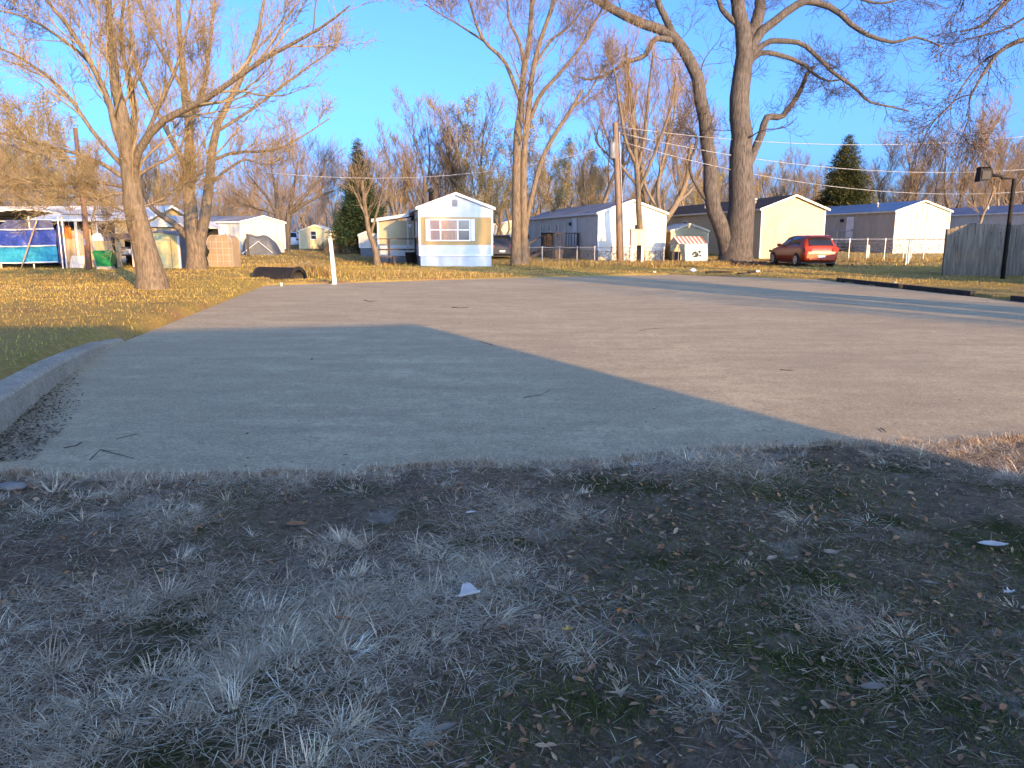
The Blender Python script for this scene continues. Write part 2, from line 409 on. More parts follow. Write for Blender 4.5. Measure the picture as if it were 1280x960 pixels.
# ------------------------------------------------------------------ concrete slab and kerb
def concrete_material(name, a, b_, dirt):
    m = bpy.data.materials.new(name); m.use_nodes = True
    nt = m.node_tree; b = nt.nodes['Principled BSDF']; b.inputs['Roughness'].default_value = 0.9
    b.inputs['Specular IOR Level'].default_value = 0.2
    pos = _n(nt, 'ShaderNodeNewGeometry').outputs['Position']
    def noise(sc, det=6, rough=0.6, st=(1, 1, 1)):
        mp = _n(nt, 'ShaderNodeMapping'); mp.inputs['Scale'].default_value = st; nt.links.new(pos, mp.inputs[0])
        n = _n(nt, 'ShaderNodeTexNoise'); n.inputs['Scale'].default_value = sc; n.inputs['Detail'].default_value = det
        n.inputs['Roughness'].default_value = rough; nt.links.new(mp.outputs[0], n.inputs[0]); return n.outputs[0]
    def mixc(f, lo, hi, c1, c2, amt=1.0):
        r = _n(nt, 'ShaderNodeMapRange'); r.inputs[1].default_value = lo; r.inputs[2].default_value = hi; r.inputs[4].default_value = amt
        nt.links.new(f, r.inputs[0])
        x = _n(nt, 'ShaderNodeMix', data_type='RGBA'); nt.links.new(r.outputs[0], x.inputs[0])
        for i, c in ((6, c1), (7, c2)):
            if isinstance(c, tuple): x.inputs[i].default_value = (*c, 1)
            else: nt.links.new(c, x.inputs[i])
        return x.outputs[2]
    c = mixc(noise(0.35, 6), .35, .65, a, b_)
    c = mixc(noise(1.3, 7, .72, (0.5, 1.6, 1)), .40, .66, c, dirt, 0.8)
    c = mixc(noise(0.8, 7, .7), .50, .64, c, tuple(x * 0.62 for x in a), 0.6)
    c = mixc(noise(4.5, 6, .8), .46, .66, c, tuple(x * 0.45 for x in a), 0.6)
    c = mixc(noise(18, 4, .85), .47, .64, c, tuple(x * 0.45 for x in a), 0.6)
    c = mixc(noise(42, 3, .85), .52, .64, c, tuple(min(1, x * 1.5) for x in a), 0.55)
    c = mixc(noise(70, 3, .8), .58, .72, c, tuple(min(1, x * 1.6) for x in a), 0.6)
    v = _n(nt, 'ShaderNodeTexVoronoi'); v.inputs['Scale'].default_value = 95; nt.links.new(pos, v.inputs[0])
    c = mixc(v.outputs['Distance'], 0.20, 0.04, c, tuple(x * 0.30 for x in a), 0.6)
    nt.links.new(c, b.inputs['Base Color'])
    bp = _n(nt, 'ShaderNodeBump'); bp.inputs['Strength'].default_value = 0.55; bp.inputs['Distance'].default_value = 0.006
    nt.links.new(noise(110, 3, .7), bp.inputs['Height']); nt.links.new(bp.outputs[0], b.inputs['Normal'])
    M[name] = m
    return m
concrete_material('concrete', (0.48, 0.40, 0.245), (0.37, 0.305, 0.185), (0.26, 0.205, 0.125))
concrete_material('kerb_concrete', (0.44, 0.38, 0.27), (0.33, 0.28, 0.20), (0.20, 0.17, 0.12))
poly = [(-2.6, 3.0)] + [(x, y) for x, y in zip(LE_X[1:6], LE_Y[1:6])] + [(0.0, 28.2), (6.2, 30.6), (10.8, 27.2), (10.8, 25.9), (11.8, 17.7), (13.6, 3.0)]
slab = MB().prism(poly, 'z', -0.14, 0.0).build('slab', 'concrete')
tag(slab, 'wide weathered concrete slab of a former home pad', 'slab', kind='structure')
# kerb standing along the near left edge of the slab, tapering out into the lawn
def kerb():
    ys = np.array([1.2, 2.6, 4.2, 5.6, 6.8, 8.0, 9.2, 10.2, 11.0])
    top = np.array([0.25, 0.25, 0.25, 0.245, 0.225, 0.195, 0.15, 0.10, 0.05])
    wd = np.array([0.26, 0.26, 0.26, 0.26, 0.25, 0.24, 0.22, 0.18, 0.12])
    xs = np.interp(ys, LE_Y, LE_X); vs = []; fs = []
    for i, y in enumerate(ys):
        x = xs[i]; w = wd[i]; t = top[i]
        prof = [(x + 0.03, -0.12), (x + 0.01, t - 0.03), (x - 0.02, t), (x - w + 0.02, t + 0.005), (x - w, t - 0.03), (x - w - 0.01, -0.12)]
        vs += [(a, y, z) for a, z in prof]
    n = 6
    for i in range(len(ys) - 1):
        for k in range(n):
            fs.append((i * n + k, i * n + (k + 1) % n, (i + 1) * n + (k + 1) % n, (i + 1) * n + k))
    fs += [tuple(range(n)), tuple((len(ys) - 1) * n + k for k in range(n))[::-1]]
    m = MB(); m.add(vs, fs)
    return m.build('kerb', 'kerb_concrete')
tag(kerb(), 'low concrete kerb between the lawn and the slab', 'kerb', kind='structure')

# ------------------------------------------------------------------ homes
def place(u, v, Y):
    p = at(u, v, Y); return (p[0], Y, hz(p[0], Y))
def window(parent, side, a0, a1, z0, z1, glass='window_glass', bars=(), hbars=(), t=0.05, frame='trim_white', off=0.0):
    m = MB(); o0, o1 = off + 0.004, off + 0.06
    m.sbox(side, a0 - t, a1 + t, o0, o1, z1, z1 + t); m.sbox(side, a0 - t, a1 + t, o0, o1 + 0.02, z0 - t, z0)
    m.sbox(side, a0 - t, a0, o0, o1, z0, z1); m.sbox(side, a1, a1 + t, o0, o1, z0, z1)
    for b in bars: m.sbox(side, b - 0.03, b + 0.03, o0, o1 - 0.01, z0, z1)
    for b in hbars: m.sbox(side, a0, a1, o0, o1 - 0.015, b - 0.02, b + 0.02)
    w = m.build('window', frame, parent)
    edges = [a0] + list(bars) + [a1]
    gl = glass if isinstance(glass, (list, tuple)) else [glass] * (len(edges) - 1)
    for i in range(len(edges) - 1):
        MB().sbox(side, edges[i], edges[i + 1] - 0.002, off + 0.003, off + 0.02, z0, z1).build('pane', gl[i], w)
    return w
def door(parent, side, a0, a1, z0, z1, m='trim_white', off=0.0):
    d = MB().sbox(side, a0, a1, off + 0.003, off + 0.05, z0, z1)
    d.sbox(side, a0 + 0.12, a1 - 0.12, off + 0.05, off + 0.062, z0 + 0.15, z0 + 0.9)
    o = d.build('door', m, parent)
    MB().sbox(side, a0 + 0.06, a0 + 0.11, off + 0.05, off + 0.1, z0 + 0.95, z0 + 1.02).build('handle', 'black_metal', o)
    return o
def gable_home(name, label, cat, u, v, Y, rot, W, L, eave, ridge, wall, roof, skirt=None, skirt_h=0.0, trim='trim_white',
               ribs='v', over=0.12, step=0.4, bands=None, group=None, loc=None, fascia=True, roof_t=0.07, side_wall=None):
    loc = loc or place(u, v, Y)
    t = thing(name, label, cat, loc, math.radians(rot), group)
    m = MB()
    zb = skirt_h if skirt else -0.25
    if bands is None:
        m.prism([(0, zb), (W, zb), (W, eave), (W / 2, ridge - 0.02), (0, eave)], 'y', 0, L)
        r = 0.018
        if ribs == 'v':
            for a in np.arange(0.03, W, step):
                zt = eave + (ridge - eave) * (1 - abs(a - W / 2) / (W / 2)) - 0.06
                m.box(a, a + 0.06, -r, 0, zb, zt)
            for a in np.arange(0.03, L, step):
                m.box(-r, 0, a, a + 0.06, zb, eave - 0.02); m.box(W, W + r, a, a + 0.06, zb, eave - 0.02)
        elif ribs == 'h':
            for z in np.arange(zb, ridge - 0.12, step * 0.5):
                h = step * 0.5
                f = min(1, max(0, (ridge - z - h) / (ridge - eave))) if z + h > eave else 1
                x0 = W / 2 * (1 - f) + 0.01; x1 = W - x0
                if x1 - x0 < 0.2: continue
                m.prism([(-0.026, z + 0.004), (-0.003, z + h), (0.0, z + h), (0.0, z + 0.004)], 'x', x0, x1)
                if z + h <= eave:
                    m.prism([(-0.026, z + 0.004), (-0.003, z + h), (0, z + h), (0, z + 0.004)], 'y', 0.01, L)
                    m.prism([(W + 0.026, z + 0.004), (W + 0.003, z + h), (W, z + h), (W, z + 0.004)], 'y', 0.01, L)
        m.build('wall', wall, t)
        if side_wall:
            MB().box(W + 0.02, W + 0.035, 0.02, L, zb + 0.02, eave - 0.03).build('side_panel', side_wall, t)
    else:
        for i, (z0, z1, mm) in enumerate(bands):
            mb = MB()
            if z1 >= ridge - 0.05: mb.prism([(0, z0), (W, z0), (W, eave), (W / 2, ridge - 0.02), (0, eave)], 'y', 0, L)
            else: mb.box(0, W, 0, L, z0, z1)
            n = max(1, int(round((min(z1, eave) - z0) / 0.23)))
            for k in range(n):
                h = (min(z1, eave) - z0) / n; z = z0 + k * h
                mb.prism([(-0.022, z + 0.004), (-0.003, z + h - 0.004), (0, z + h - 0.004), (0, z + 0.004)], 'x', 0.0, W)
                mb.prism([(-0.022, z + 0.004), (-0.003, z + h - 0.004), (0, z + h - 0.004), (0, z + 0.004)], 'y', 0.0, L)
            mb.build('siding_band', mm, t)
    # roof: two thin slopes with an overhang
    sl = (ridge - eave) / (W / 2); rm = MB(); T = roof_t
    e = eave - sl * over
    rm.prism([(-over, e), (W / 2, ridge), (W / 2, ridge + T), (-over - 0.01, e + T)], 'y', -over, L + over)
    rm.prism([(W + over, e), (W / 2 + 0.001, ridge), (W / 2 + 0.001, ridge + T), (W + over + 0.01, e + T)], 'y', -over, L + over)
    ro = rm.build('roof', roof, t)
    if fascia:
        fm = MB(); y0 = -over - 0.025
        fm.prism([(-over - 0.02, e - 0.05), (W / 2, ridge - 0.05), (W / 2, ridge + T + 0.01), (-over - 0.02, e + T + 0.01)], 'y', y0, -over - 0.003)
        fm.prism([(W + over + 0.02, e - 0.05), (W / 2 + 0.002, ridge - 0.05), (W / 2 + 0.002, ridge + T + 0.01), (W + over + 0.02, e + T + 0.01)], 'y', y0, -over - 0.003)
        fm.box(-over - 0.035, -over - 0.012, -over, L + over, e - 0.04, e + T)
        fm.build('fascia', trim, t)
    if ribs != 'none':
        for x0 in (-0.034, W - 0.056): MB().box(x0, x0 + 0.09, -0.034, 0.06, zb, eave - 0.01).build('corner_trim', trim, t)
    if skirt:
        MB().box(0.04, W - 0.04, 0.04, L - 0.04, -0.3, skirt_h + 0.03).build('skirting', skirt, t)
        MB().box(-0.03, W + 0.03, -0.03, L + 0.03, skirt_h - 0.02, skirt_h + 0.03).build('skirt_trim', trim, t)
    return t

def stone_skirt():
    m = bpy.data.materials.new('stone_skirt'); m.use_nodes = True
    nt = m.node_tree; b = nt.nodes['Principled BSDF']; b.inputs['Roughness'].default_value = 0.8
    pos = _n(nt, 'ShaderNodeNewGeometry').outputs['Position']
    v = _n(nt, 'ShaderNodeTexVoronoi', feature='DISTANCE_TO_EDGE'); v.inputs['Scale'].default_value = 4.5; nt.links.new(pos, v.inputs[0])
    r = _n(nt, 'ShaderNodeMapRange'); r.inputs[1].default_value = 0.03; r.inputs[2].default_value = 0.10; nt.links.new(v.outputs[0], r.inputs[0])
    x = _n(nt, 'ShaderNodeMix', data_type='RGBA'); x.inputs[6].default_value = (0.22, 0.20, 0.17, 1); x.inputs[7].default_value = (0.60, 0.56, 0.46, 1)
    nt.links.new(r.outputs[0], x.inputs[0]); nt.links.new(x.outputs[2], b.inputs['Base Color'])
    bp = _n(nt, 'ShaderNodeBump'); bp.inputs['Distance'].default_value = 0.03; nt.links.new(r.outputs[0], bp.inputs['Height']); nt.links.new(bp.outputs[0], b.inputs['Normal'])
    M['stone_skirt'] = m
stone_skirt()

# white and mustard home facing the slab, with a lean-to room and a wooden porch on its left
yh = gable_home('mobile_home', 'white and mustard banded mobile home with a wide three-pane window', 'mobile home', 525, 333, 37.8, 10,
                3.56, 13.0, 2.78, 3.44, None, 'brown_roof', 'skirt_blue', 0.52, bands=[(0.52, 1.02, 'blue_white'), (1.02, 2.34, 'mustard'), (2.34, 3.44, 'blue_white')])
window(yh, 'front', 0.52, 2.42, 1.26, 2.20, ['curtain_pale', 'curtain_glass', 'window_glass'], bars=(1.02, 1.86), hbars=(1.74,), off=0.02, t=0.06)
for a in (0.40, 2.60):
    MB().sbox('front', a - 0.09 if a < 1 else a - 0.08, a + 0.05 if a < 1 else a + 0.09, 0.026, 0.05, 1.22, 2.26).build('shutter', 'trim_white', yh)
window(yh, 'left', 1.1, 1.8, 1.45, 2.1, off=0.02)
vm = MB()
for k in range(6): vm.sbox('front', 1.60, 1.86, 0.03, 0.05, 2.86 + k * 0.055, 2.86 + k * 0.055 + 0.035)
vm.build('gable_vent', 'plain_grey', yh)
ch = MB(); ch.lathe([(0.10, 2.9), (0.10, 3.62), (0.17, 3.62), (0.17, 3.74), (0.05, 3.84), (0.0, 3.84)], 12, 0.75, 2.2, 0.0)
ch.build('chimney', 'black_metal', yh, True)
# lean-to room
rm = MB(); rm.box(-1.95, -0.03, 4.2, 8.0, 0.98, 2.25); rm.build('room_wall', 'olive_panel', yh)
rm = MB(); rm.box(-1.96, -0.025, 4.19, 8.0, 0.0, 0.98)
for a in (-1.98, -0.42, -0.12): rm.box(a, a + 0.09, 4.15, 4.19, 0.0, 2.25)
rm.build('room_base', 'blue_white', yh)
rm = MB(); rm.prism([(-2.25, 2.18), (-0.02, 2.52), (-0.02, 2.64), (-2.25, 2.30)], 'y', 3.95, 8.1); rm.build('room_roof', 'brown_roof', yh)
rm = MB(); rm.prism([(-2.27, 2.16), (-0.30, 2.46), (-0.30, 2.63), (-2.27, 2.33)], 'y', 3.90, 3.945); rm.build('room_fascia', 'blue_white', yh)
MB().box(-0.40, -0.14, 4.1, 4.14, 2.0, 2.06).box(-0.30, -0.22, 4.05, 4.19, 1.9, 2.0).build('porch_lamp', 'white_plastic', yh)
def local(o, x, y, z=0.0):
    c, s = math.cos(o.rotation_euler.z), math.sin(o.rotation_euler.z)
    return (o.location.x + c * x - s * y, o.location.y + s * x + c * y, o.location.z + z)
pd = thing('porch_deck', 'dark wooden porch deck with railings beside the mustard banded home', 'porch', local(yh, -1.0, 3.3), math.radians(10))
for x in (-1.1, -0.42, 0.95): MB().box(x - 0.05, x + 0.05, -0.6, -0.5, -0.1, 1.28).build('post', 'deck_wood', pd)
MB().box(-1.18, 1.03, -0.63, -0.47, 1.28, 1.33).box(-1.1, 1.0, -0.58, -0.52, 0.72, 0.80).build('rail', 'deck_wood', pd)
for k in range(6): MB().box(-1.15, 1.0, -0.6 + k * 0.2, -0.6 + k * 0.2 + 0.185, 0.36, 0.40).build('deck_board', 'deck_wood', pd)
for x in (-1.1, 0.9): MB().box(x, x + 0.09, -0.5, 0.55, -0.1, 0.358).build('joist', 'deck_wood', pd)
bn = thing('garden_bench', 'low weathered bench in front of the porch deck', 'bench', local(yh, -1.65, 1.9), math.radians(14))
for k in range(3): MB().box(-0.55, 0.55, -0.2 + k * 0.14, -0.08 + k * 0.14, 0.42, 0.455).build('seat_slat', 'deck_wood', bn)
for x in (-0.45, 0.45): MB().box(x - 0.04, x + 0.04, -0.16, -0.08, -0.05, 0.42).box(x - 0.04, x + 0.04, 0.12, 0.2, -0.05, 0.42).box(x - 0.03, x + 0.03, -0.08, 0.12, 0.2, 0.26).build('leg', 'deck_wood', bn)
cp_ = thing('clutter_bin', 'dark tub standing against the porch of the mustard home', 'tub', local(yh, -0.35, 2.2), 0.2)
MB().lathe([(0.0, 0.0), (0.2, 0.0), (0.27, 0.6), (0.29, 0.6), (0.29, 0.64), (0.24, 0.64), (0.2, 0.1), (0, 0.1)], 14).build('tub', 'black', cp_, True)
MB().tube([(-0.1, 0, 0.5), (-0.15, 0.1, 0.95)], 0.02).tube([(0.1, 0, 0.5), (0.2, -0.05, 0.85)], 0.02).build('tool_handle', 'plank_tan', cp_)

# plain white home with its meter post and dark deck
wh = gable_home('mobile_home', 'plain white ribbed mobile home with stone patterned skirting', 'mobile home', 747, 327, 46.0, 12,
                4.2, 18.0, 2.75, 3.46, 'white_metal', 'grey_roof', 'stone_skirt', 0.60, ribs='v', fascia=True)
for s in (9.0, 11.0, 13.3): window(wh, 'left', s - 0.28, s + 0.28, 1.35, 2.15, hbars=(1.75,), off=0.02)
door(wh, 'left', 4.3, 5.2, 0.62, 2.55, off=0.02)
MB().sbox('left', 5.6, 5.75, 0.02, 0.14, 2.1, 2.3).build('wall_lamp', 'black', wh)
dk = thing('wooden_deck', 'dark wooden deck with stairs on the side of the plain white home', 'deck', local(wh, -0.1, 3.4), math.radians(12))
for k in range(10): MB().box(-1.75, 0.0, k * 0.3, k * 0.3 + 0.28, 0.60, 0.65).build('deck_board', 'deck_wood', dk)
for x, y in ((-1.7, 0.05), (-1.7, 1.5), (-1.7, 2.95), (-0.05, 0.05)): MB().box(x - 0.05, x + 0.05, y - 0.05, y + 0.05, -0.1, 1.58).build('post', 'deck_wood', dk)
MB().box(-1.77, -1.63, 0.0, 3.0, 1.58, 1.63).box(-1.62, 0.0, -0.02, 0.12, 1.575, 1.625).box(-1.73, -1.67, 0.0, 3.0, 0.75, 0.80).box(-1.62, 0.0, 0.03, 0.08, 0.75, 0.80).build('rail', 'deck_wood', dk)
for k in range(9): MB().box(-1.60 + k * 0.18, -1.56 + k * 0.18, 0.035, 0.075, 0.80, 1.575).build('baluster', 'deck_wood', dk)
for k in range(15): MB().box(-1.72, -1.68, 0.15 + k * 0.19, 0.19 + k * 0.19, 0.80, 1.58).build('baluster', 'deck_wood', dk)
MB().box(-1.70, -1.66, 0.1, 2.95, -0.05, 0.55).box(-1.65, 0.0, 0.06, 0.09, -0.05, 0.55).build('lattice_skirt', 'deck_wood', dk)
for k in range(4): MB().box(-2.05 - k * 0.28, -1.76 - k * 0.28, 1.55, 2.9, 0.46 - k * 0.14, 0.50 - k * 0.14).build('stair_tread', 'deck_wood', dk)
MB().beam((-1.75, 1.5, 0.55), (-2.95, 1.5, 0.0), 0.05, 0.2).beam((-1.75, 2.93, 0.55), (-2.95, 2.93, 0.0), 0.05, 0.2).beam((-1.75, 1.5, 1.55), (-2.95, 1.5, 0.95), 0.06, 0.08).beam((-2.9, 1.5, -0.05), (-2.9, 1.5, 0.97), 0.08).build('stair_rail', 'deck_wood', dk)

# cream home with dark roof behind the red car
chm = gable_home('mobile_home', 'cream mobile home with a dark roof behind the red hatchback', 'mobile home', 949, 323, 49.0, 9,
                 4.25, 20.0, 3.08, 3.88, 'cream_siding', 'dark_roof', None, 0, trim='trim_cream', ribs='h', over=0.2, step=0.36)
MB().lathe([(0.06, 0), (0.06, 0.35), (0.12, 0.35), (0.12, 0.42), (0, 0.46)], 10, 1.0, 3.0, 3.4).build('roof_vent', 'white_metal', chm, True)
MB().lathe([(0.06, 0), (0.06, 0.3), (0, 0.3)], 10, 0.9, 11.0, 3.4).build('roof_vent', 'white_metal', chm, True)
window(chm, 'left', 12.0, 13.0, 1.6, 2.5, off=0.03)

# tan home with blue roof
bh = gable_home('mobile_home', 'tan ribbed mobile home with a blue metal roof', 'mobile home', 1115.5, 316, 57.0, 8,
                4.3, 20.0, 3.02, 3.74, 'tan_siding', 'blue_roof', 'stone_skirt', 0.72, ribs='v', trim='trim_cream')
door(bh, 'left', 5.2, 6.2, 0.75, 2.75, off=0.02)
MB().sbox('left', 6.7, 6.95, 0.02, 0.2, 2.35, 2.6).build('wall_lamp', 'black', bh)
MB().lathe([(0.06, 0), (0.06, 0.4), (0.14, 0.4), (0, 0.5)], 10, 1.1, 4.0, 3.3).build('roof_vent', 'white_metal', bh, True)
bs = thing('entry_steps', 'small galvanised railed entry steps at the blue roofed home', 'steps', local(bh, -0.9, 5.0), math.radians(8))
for x in (-0.6, 0.7):
    for y in (0.0, 1.4): MB().tube([(x, y, -0.1), (x, y, 1.65)], 0.03, 6).build('post', 'galvanised', bs)
MB().tube([(-0.6, 0, 1.65), (0.7, 0, 1.65)], 0.03, 6).tube([(-0.6, 0, 1.65), (-0.6, 1.4, 1.65)], 0.03, 6).tube([(-0.6, 0, 1.1), (0.7, 0, 1.1)], 0.025, 6).build('rail', 'galvanised', bs)
for k in range(3): MB().box(-0.6, 0.7, 0.0, 1.4 - 0.0, 0.1 + k * 0.25, 0.14 + k * 0.25).build('step', 'deck_wood', bs)

# home with slate roof seen over the plank fence
sh = gable_home('mobile_home', 'white mobile home with a slate roof seen above the grey plank fence', 'mobile home', 1282, 310, 62.0, 8,
                4.3, 21.0, 3.05, 3.72, 'white_metal', 'slate_roof', 'grey_siding', 0.5, ribs='v')
door(sh, 'left', 14.2, 15.1, 0.6, 2.6, off=0.02)
for s in (6.0, 10.0, 17.5): window(sh, 'left', s - 0.4, s + 0.4, 1.5, 2.3, off=0.02)
MB().lathe([(0.06, 0), (0.06, 0.45), (0.0, 0.45)], 10, 1.2, 6.0, 3.3).build('roof_vent', 'white_metal', sh, True)
MB().lathe([(0.09, 0), (0.09, 0.3), (0.16, 0.3), (0, 0.4)], 10, 1.0, 11.0, 3.3).build('roof_vent', 'white_metal', sh, True)

# homes on the left, behind the yards
lh = gable_home('mobile_home', 'old cream mobile home with a pale roof behind the plank yard fence', 'mobile home', 186, 330, 41.0, 82,
                4.2, 15.0, 2.25, 2.92, 'cream_siding', 'white_roof', 'grey_siding', 0.4, ribs='v', over=0.3)
for s in (2.2, 6.0, 10.5): window(lh, 'left', s - 0.5, s + 0.5, 1.25, 2.0, off=0.02)
lw = gable_home('mobile_home', 'long white mobile home with streaked windows behind the tan shed', 'mobile home', 303, 324, 52.0, 62,
                4.0, 13.0, 2.15, 2.55, 'white_metal', 'grey_roof', 'white_metal', 0.35, ribs='v', over=0.1)
for s in (3.4, 7.2): window(lw, 'left', s - 0.6, s + 0.6, 1.1, 1.8, off=0.02)
door(lw, 'left', 1.2, 2.0, 0.36, 2.0, off=0.02)

# ------------------------------------------------------------------ sheds
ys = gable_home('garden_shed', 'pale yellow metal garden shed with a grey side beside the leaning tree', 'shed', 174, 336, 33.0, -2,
                1.80, 1.6, 1.36, 1.50, 'yellow_shed', 'grey_roof', None, 0, ribs='v', step=0.3, over=0.05, trim='trim_white', fascia=False, side_wall='plain_grey')  # right wall covered by a plain grey sheet, front stays yellow
for a_ in (0.5, 1.45): MB().sbox('front', a_, a_ + 0.03, 0.02, 0.04, 0.0, 1.3).build('door_seam', 'tan_shed', ys)
cs = gable_home('garden_shed', 'cream gabled shed beside the striped awning', 'shed', 838, 325, 47.0, 8,
                2.3, 2.6, 1.72, 2.12, 'cream_shed', 'pale_stripe', None, 0, ribs='h', over=0.06, step=0.3, trim='trim_cream')
MB().sbox('left', 0.05, 2.55, 0.027, 0.036, 0.02, 1.65).build('side_panel', 'mustard', cs)
fs = gable_home('garden_shed', 'small cream shed with one dark window beyond the ditch', 'shed', 375, 318, 70.0, 2,
                2.85, 3.0, 1.52, 2.02, 'cream_shed', 'trim_cream', None, 0, ribs='v', over=0.08, step=0.35, trim='trim_cream')
window(fs, 'front', 1.08, 1.52, 0.82, 1.50, hbars=(1.16,), off=0.02)
ws = gable_home('garden_shed', 'narrow pale shed in front of the dark spruce', 'shed', 450, 322, 52.0, -6,
                0.95, 2.4, 1.35, 1.55, 'white_metal', 'white_roof', 'plain_grey', 0.55, ribs='v', over=0.05, step=0.3)
# rounded tan shed
rsd = thing('round_top_shed', 'tan panelled shed with a rounded roof behind the twin trunk tree', 'shed', place(261, 335, 34.0), math.radians(-8))
prof = [(0, -0.1), (1.14, -0.1), (1.14, 0.92)] + [(0.87 + 0.27 * math.cos(a), 0.98 + 0.36 * math.sin(a)) for a in np.linspace(0, math.pi / 2, 6)] + \
       [(0.27 + 0.27 * math.cos(a), 0.98 + 0.36 * math.sin(a)) for a in np.linspace(math.pi / 2, math.pi, 6)] + [(0, 0.92)]
MB().prism(prof, 'y', 0, 0.7).build('shell', 'tan_shed', rsd)
for z in (0.22, 0.5, 0.78, 1.06): MB().box(0.03, 1.11, -0.014, 0.0, z, z + 0.025).build('seam', 'box_tan', rsd)
for k in range(4): MB().box(0.28 * k + 0.14, 0.28 * k + 0.16, -0.012, 0.0, 0.0, 1.25).build('seam', 'box_tan', rsd)
MB().prism([(p[0] * 1.03 - 0.017, p[1] * 1.02) for p in prof[1:]] + [(p[0], p[1]) for p in prof[1:]][::-1], 'y', -0.03, 0.04).build('edge_trim', 'box_tan', rsd)
kb = thing('kettle_grill', 'black kettle grill beside the rounded tan shed', 'grill', place(256, 336, 33.6), 0.3)
MB().lathe([(0, 0.42), (0.16, 0.46), (0.22, 0.6), (0.24, 0.66), (0.22, 0.74), (0.13, 0.84), (0, 0.87)], 14).build('bowl', 'black_metal', kb, True)
for a in (0.5, 2.6, 4.7): MB().tube([(0.12 * math.cos(a), 0.12 * math.sin(a), 0.5), (0.24 * math.cos(a), 0.24 * math.sin(a), -0.03)], 0.015, 6).build('leg', 'galvanised', kb)
MB().tube([(-0.05, 0, 0.87), (-0.05, 0, 0.92), (0.05, 0, 0.92), (0.05, 0, 0.87)], 0.012, 6).build('handle', 'plank_tan', kb)

# gable canopy behind the yellow shed
cy = thing('carport', 'white gable roofed carport behind the yellow shed', 'carport', place(186, 334, 38.0), math.radians(-4))
MB().prism([(-0.1, 1.72), (1.0, 2.25), (2.1, 1.72), (2.1, 1.78), (1.0, 2.32), (-0.1, 1.78)], 'y', 0, 4.0).prism([(-0.05, 1.76), (1.0, 2.26), (2.05, 1.76)], 'y', 0.02, 0.05).build('roof', 'white_roof', cy)
for x in (0.02, 1.98):
    for y in (0.1, 3.8): MB().tube([(x, y, -0.1), (x, y, 1.76)], 0.035, 6).build('post', 'galvanised', cy)
MB().box(0.0, 2.0, 3.5, 3.55, 0.0, 1.7).build('interior_shade', 'black', cy)  # shade under the gable roof, painted as a black sheet

# ------------------------------------------------------------------ left yard: tarp shelter, fence, lean-to
def cloth(P, w, h, nu=30, nv=14, amp=0.05, seed=0, sag=0.0):
    """rippled hanging sheet: P(s, t) gives a point, s, t in 0..1; returns MB with a little thickness"""
    r = np.random.RandomState(seed); ph = r.uniform(0, 6.28, 6); fr = r.uniform(3, 11, 6)
    vs = []; fs = []
    for side in (0, 1):
        for j in range(nv + 1):
            for i in range(nu + 1):
                s, t = i / nu, j / nv
                p = np.array(P(s, t), float)
                d = amp * sum(math.sin(fr[k] * (s * w + 0.6 * t * h * (1 if k % 2 else -1)) + ph[k]) for k in range(6)) / 2.4
                p[1] += d + side * 0.012; p[2] += -sag * math.sin(math.pi * s) * (1 - t) + 0.3 * d * t
                vs.append(p)
    n = nu + 1; off = n * (nv + 1)
    for j in range(nv):
        for i in range(nu):
            a = j * n + i
            fs.append((a, a + 1, a + n + 1, a + n)); fs.append((off + a, off + a + n, off + a + n + 1, off + a + 1))
    return MB().add(vs, fs)
tp = thing('tarp_shelter', 'shelter hung with blue and teal tarpaulins under a curved pale roof', 'shelter', place(40, 337, 33.0), 0.0)
gx0 = tp.location.x; gz0 = tp.location.z
def tl(u, v, dy=0.0):
    p = at(u, v, 33.0 + dy); return (p[0] - gx0, dy, p[2] - gz0)
def sheet(name, m, u0, u1, v0, v1, seed, u0b=None, u1b=None, dy=(0, 0), amp=0.035):
    a, b, c, d = tl(u0, v0, dy[0]), tl(u1, v0, dy[1]), tl(u0b if u0b is not None else u0, v1, dy[0]), tl(u1b if u1b is not None else u1, v1, dy[1])
    f = lambda s, t: (np.array(a) * (1 - s) + np.array(b) * s) * (1 - t) + (np.array(c) * (1 - s) + np.array(d) * s) * t
    return cloth(f, 4, 1, amp=amp, seed=seed).build(name, m, tp, True)
sheet('tarpaulin', 'tarp_navy', 8, 64, 275, 287, 1, -6, 68, dy=(0.25, 0.25))
sheet('tarpaulin', 'tarp_blue', -40, 69, 287, 307, 2, -42, 71)
sheet('tarpaulin', 'tarp_teal', -40, 71, 308, 328, 3, -40, 73)
sheet('tarpaulin', 'tarp_blue', 71, 80, 282, 329, 4, 74, 81, dy=(0.02, 0.5), amp=0.05)
for v, u1 in ((286.5, 68), (307.5, 71), (328, 73)):
    MB().tube([np.array(tl(-40, v)) + (0, -0.06, 0), np.array(tl(20, v + 0.5)) + (0, -0.07, -0.01), np.array(tl(u1, v - 0.8)) + (0, -0.06, 0)], 0.028, 5).build('hem', 'white_plastic', tp)
for u in (-38, 0, 41, 77, 82):
    q = np.array(tl(u, 337)); MB().tube([q + (0, 0.12, -0.2), q + (0, 0.12, 2.2)], 0.035, 6).build('post', 'galvanised', tp)
rf = MB()
prev = None
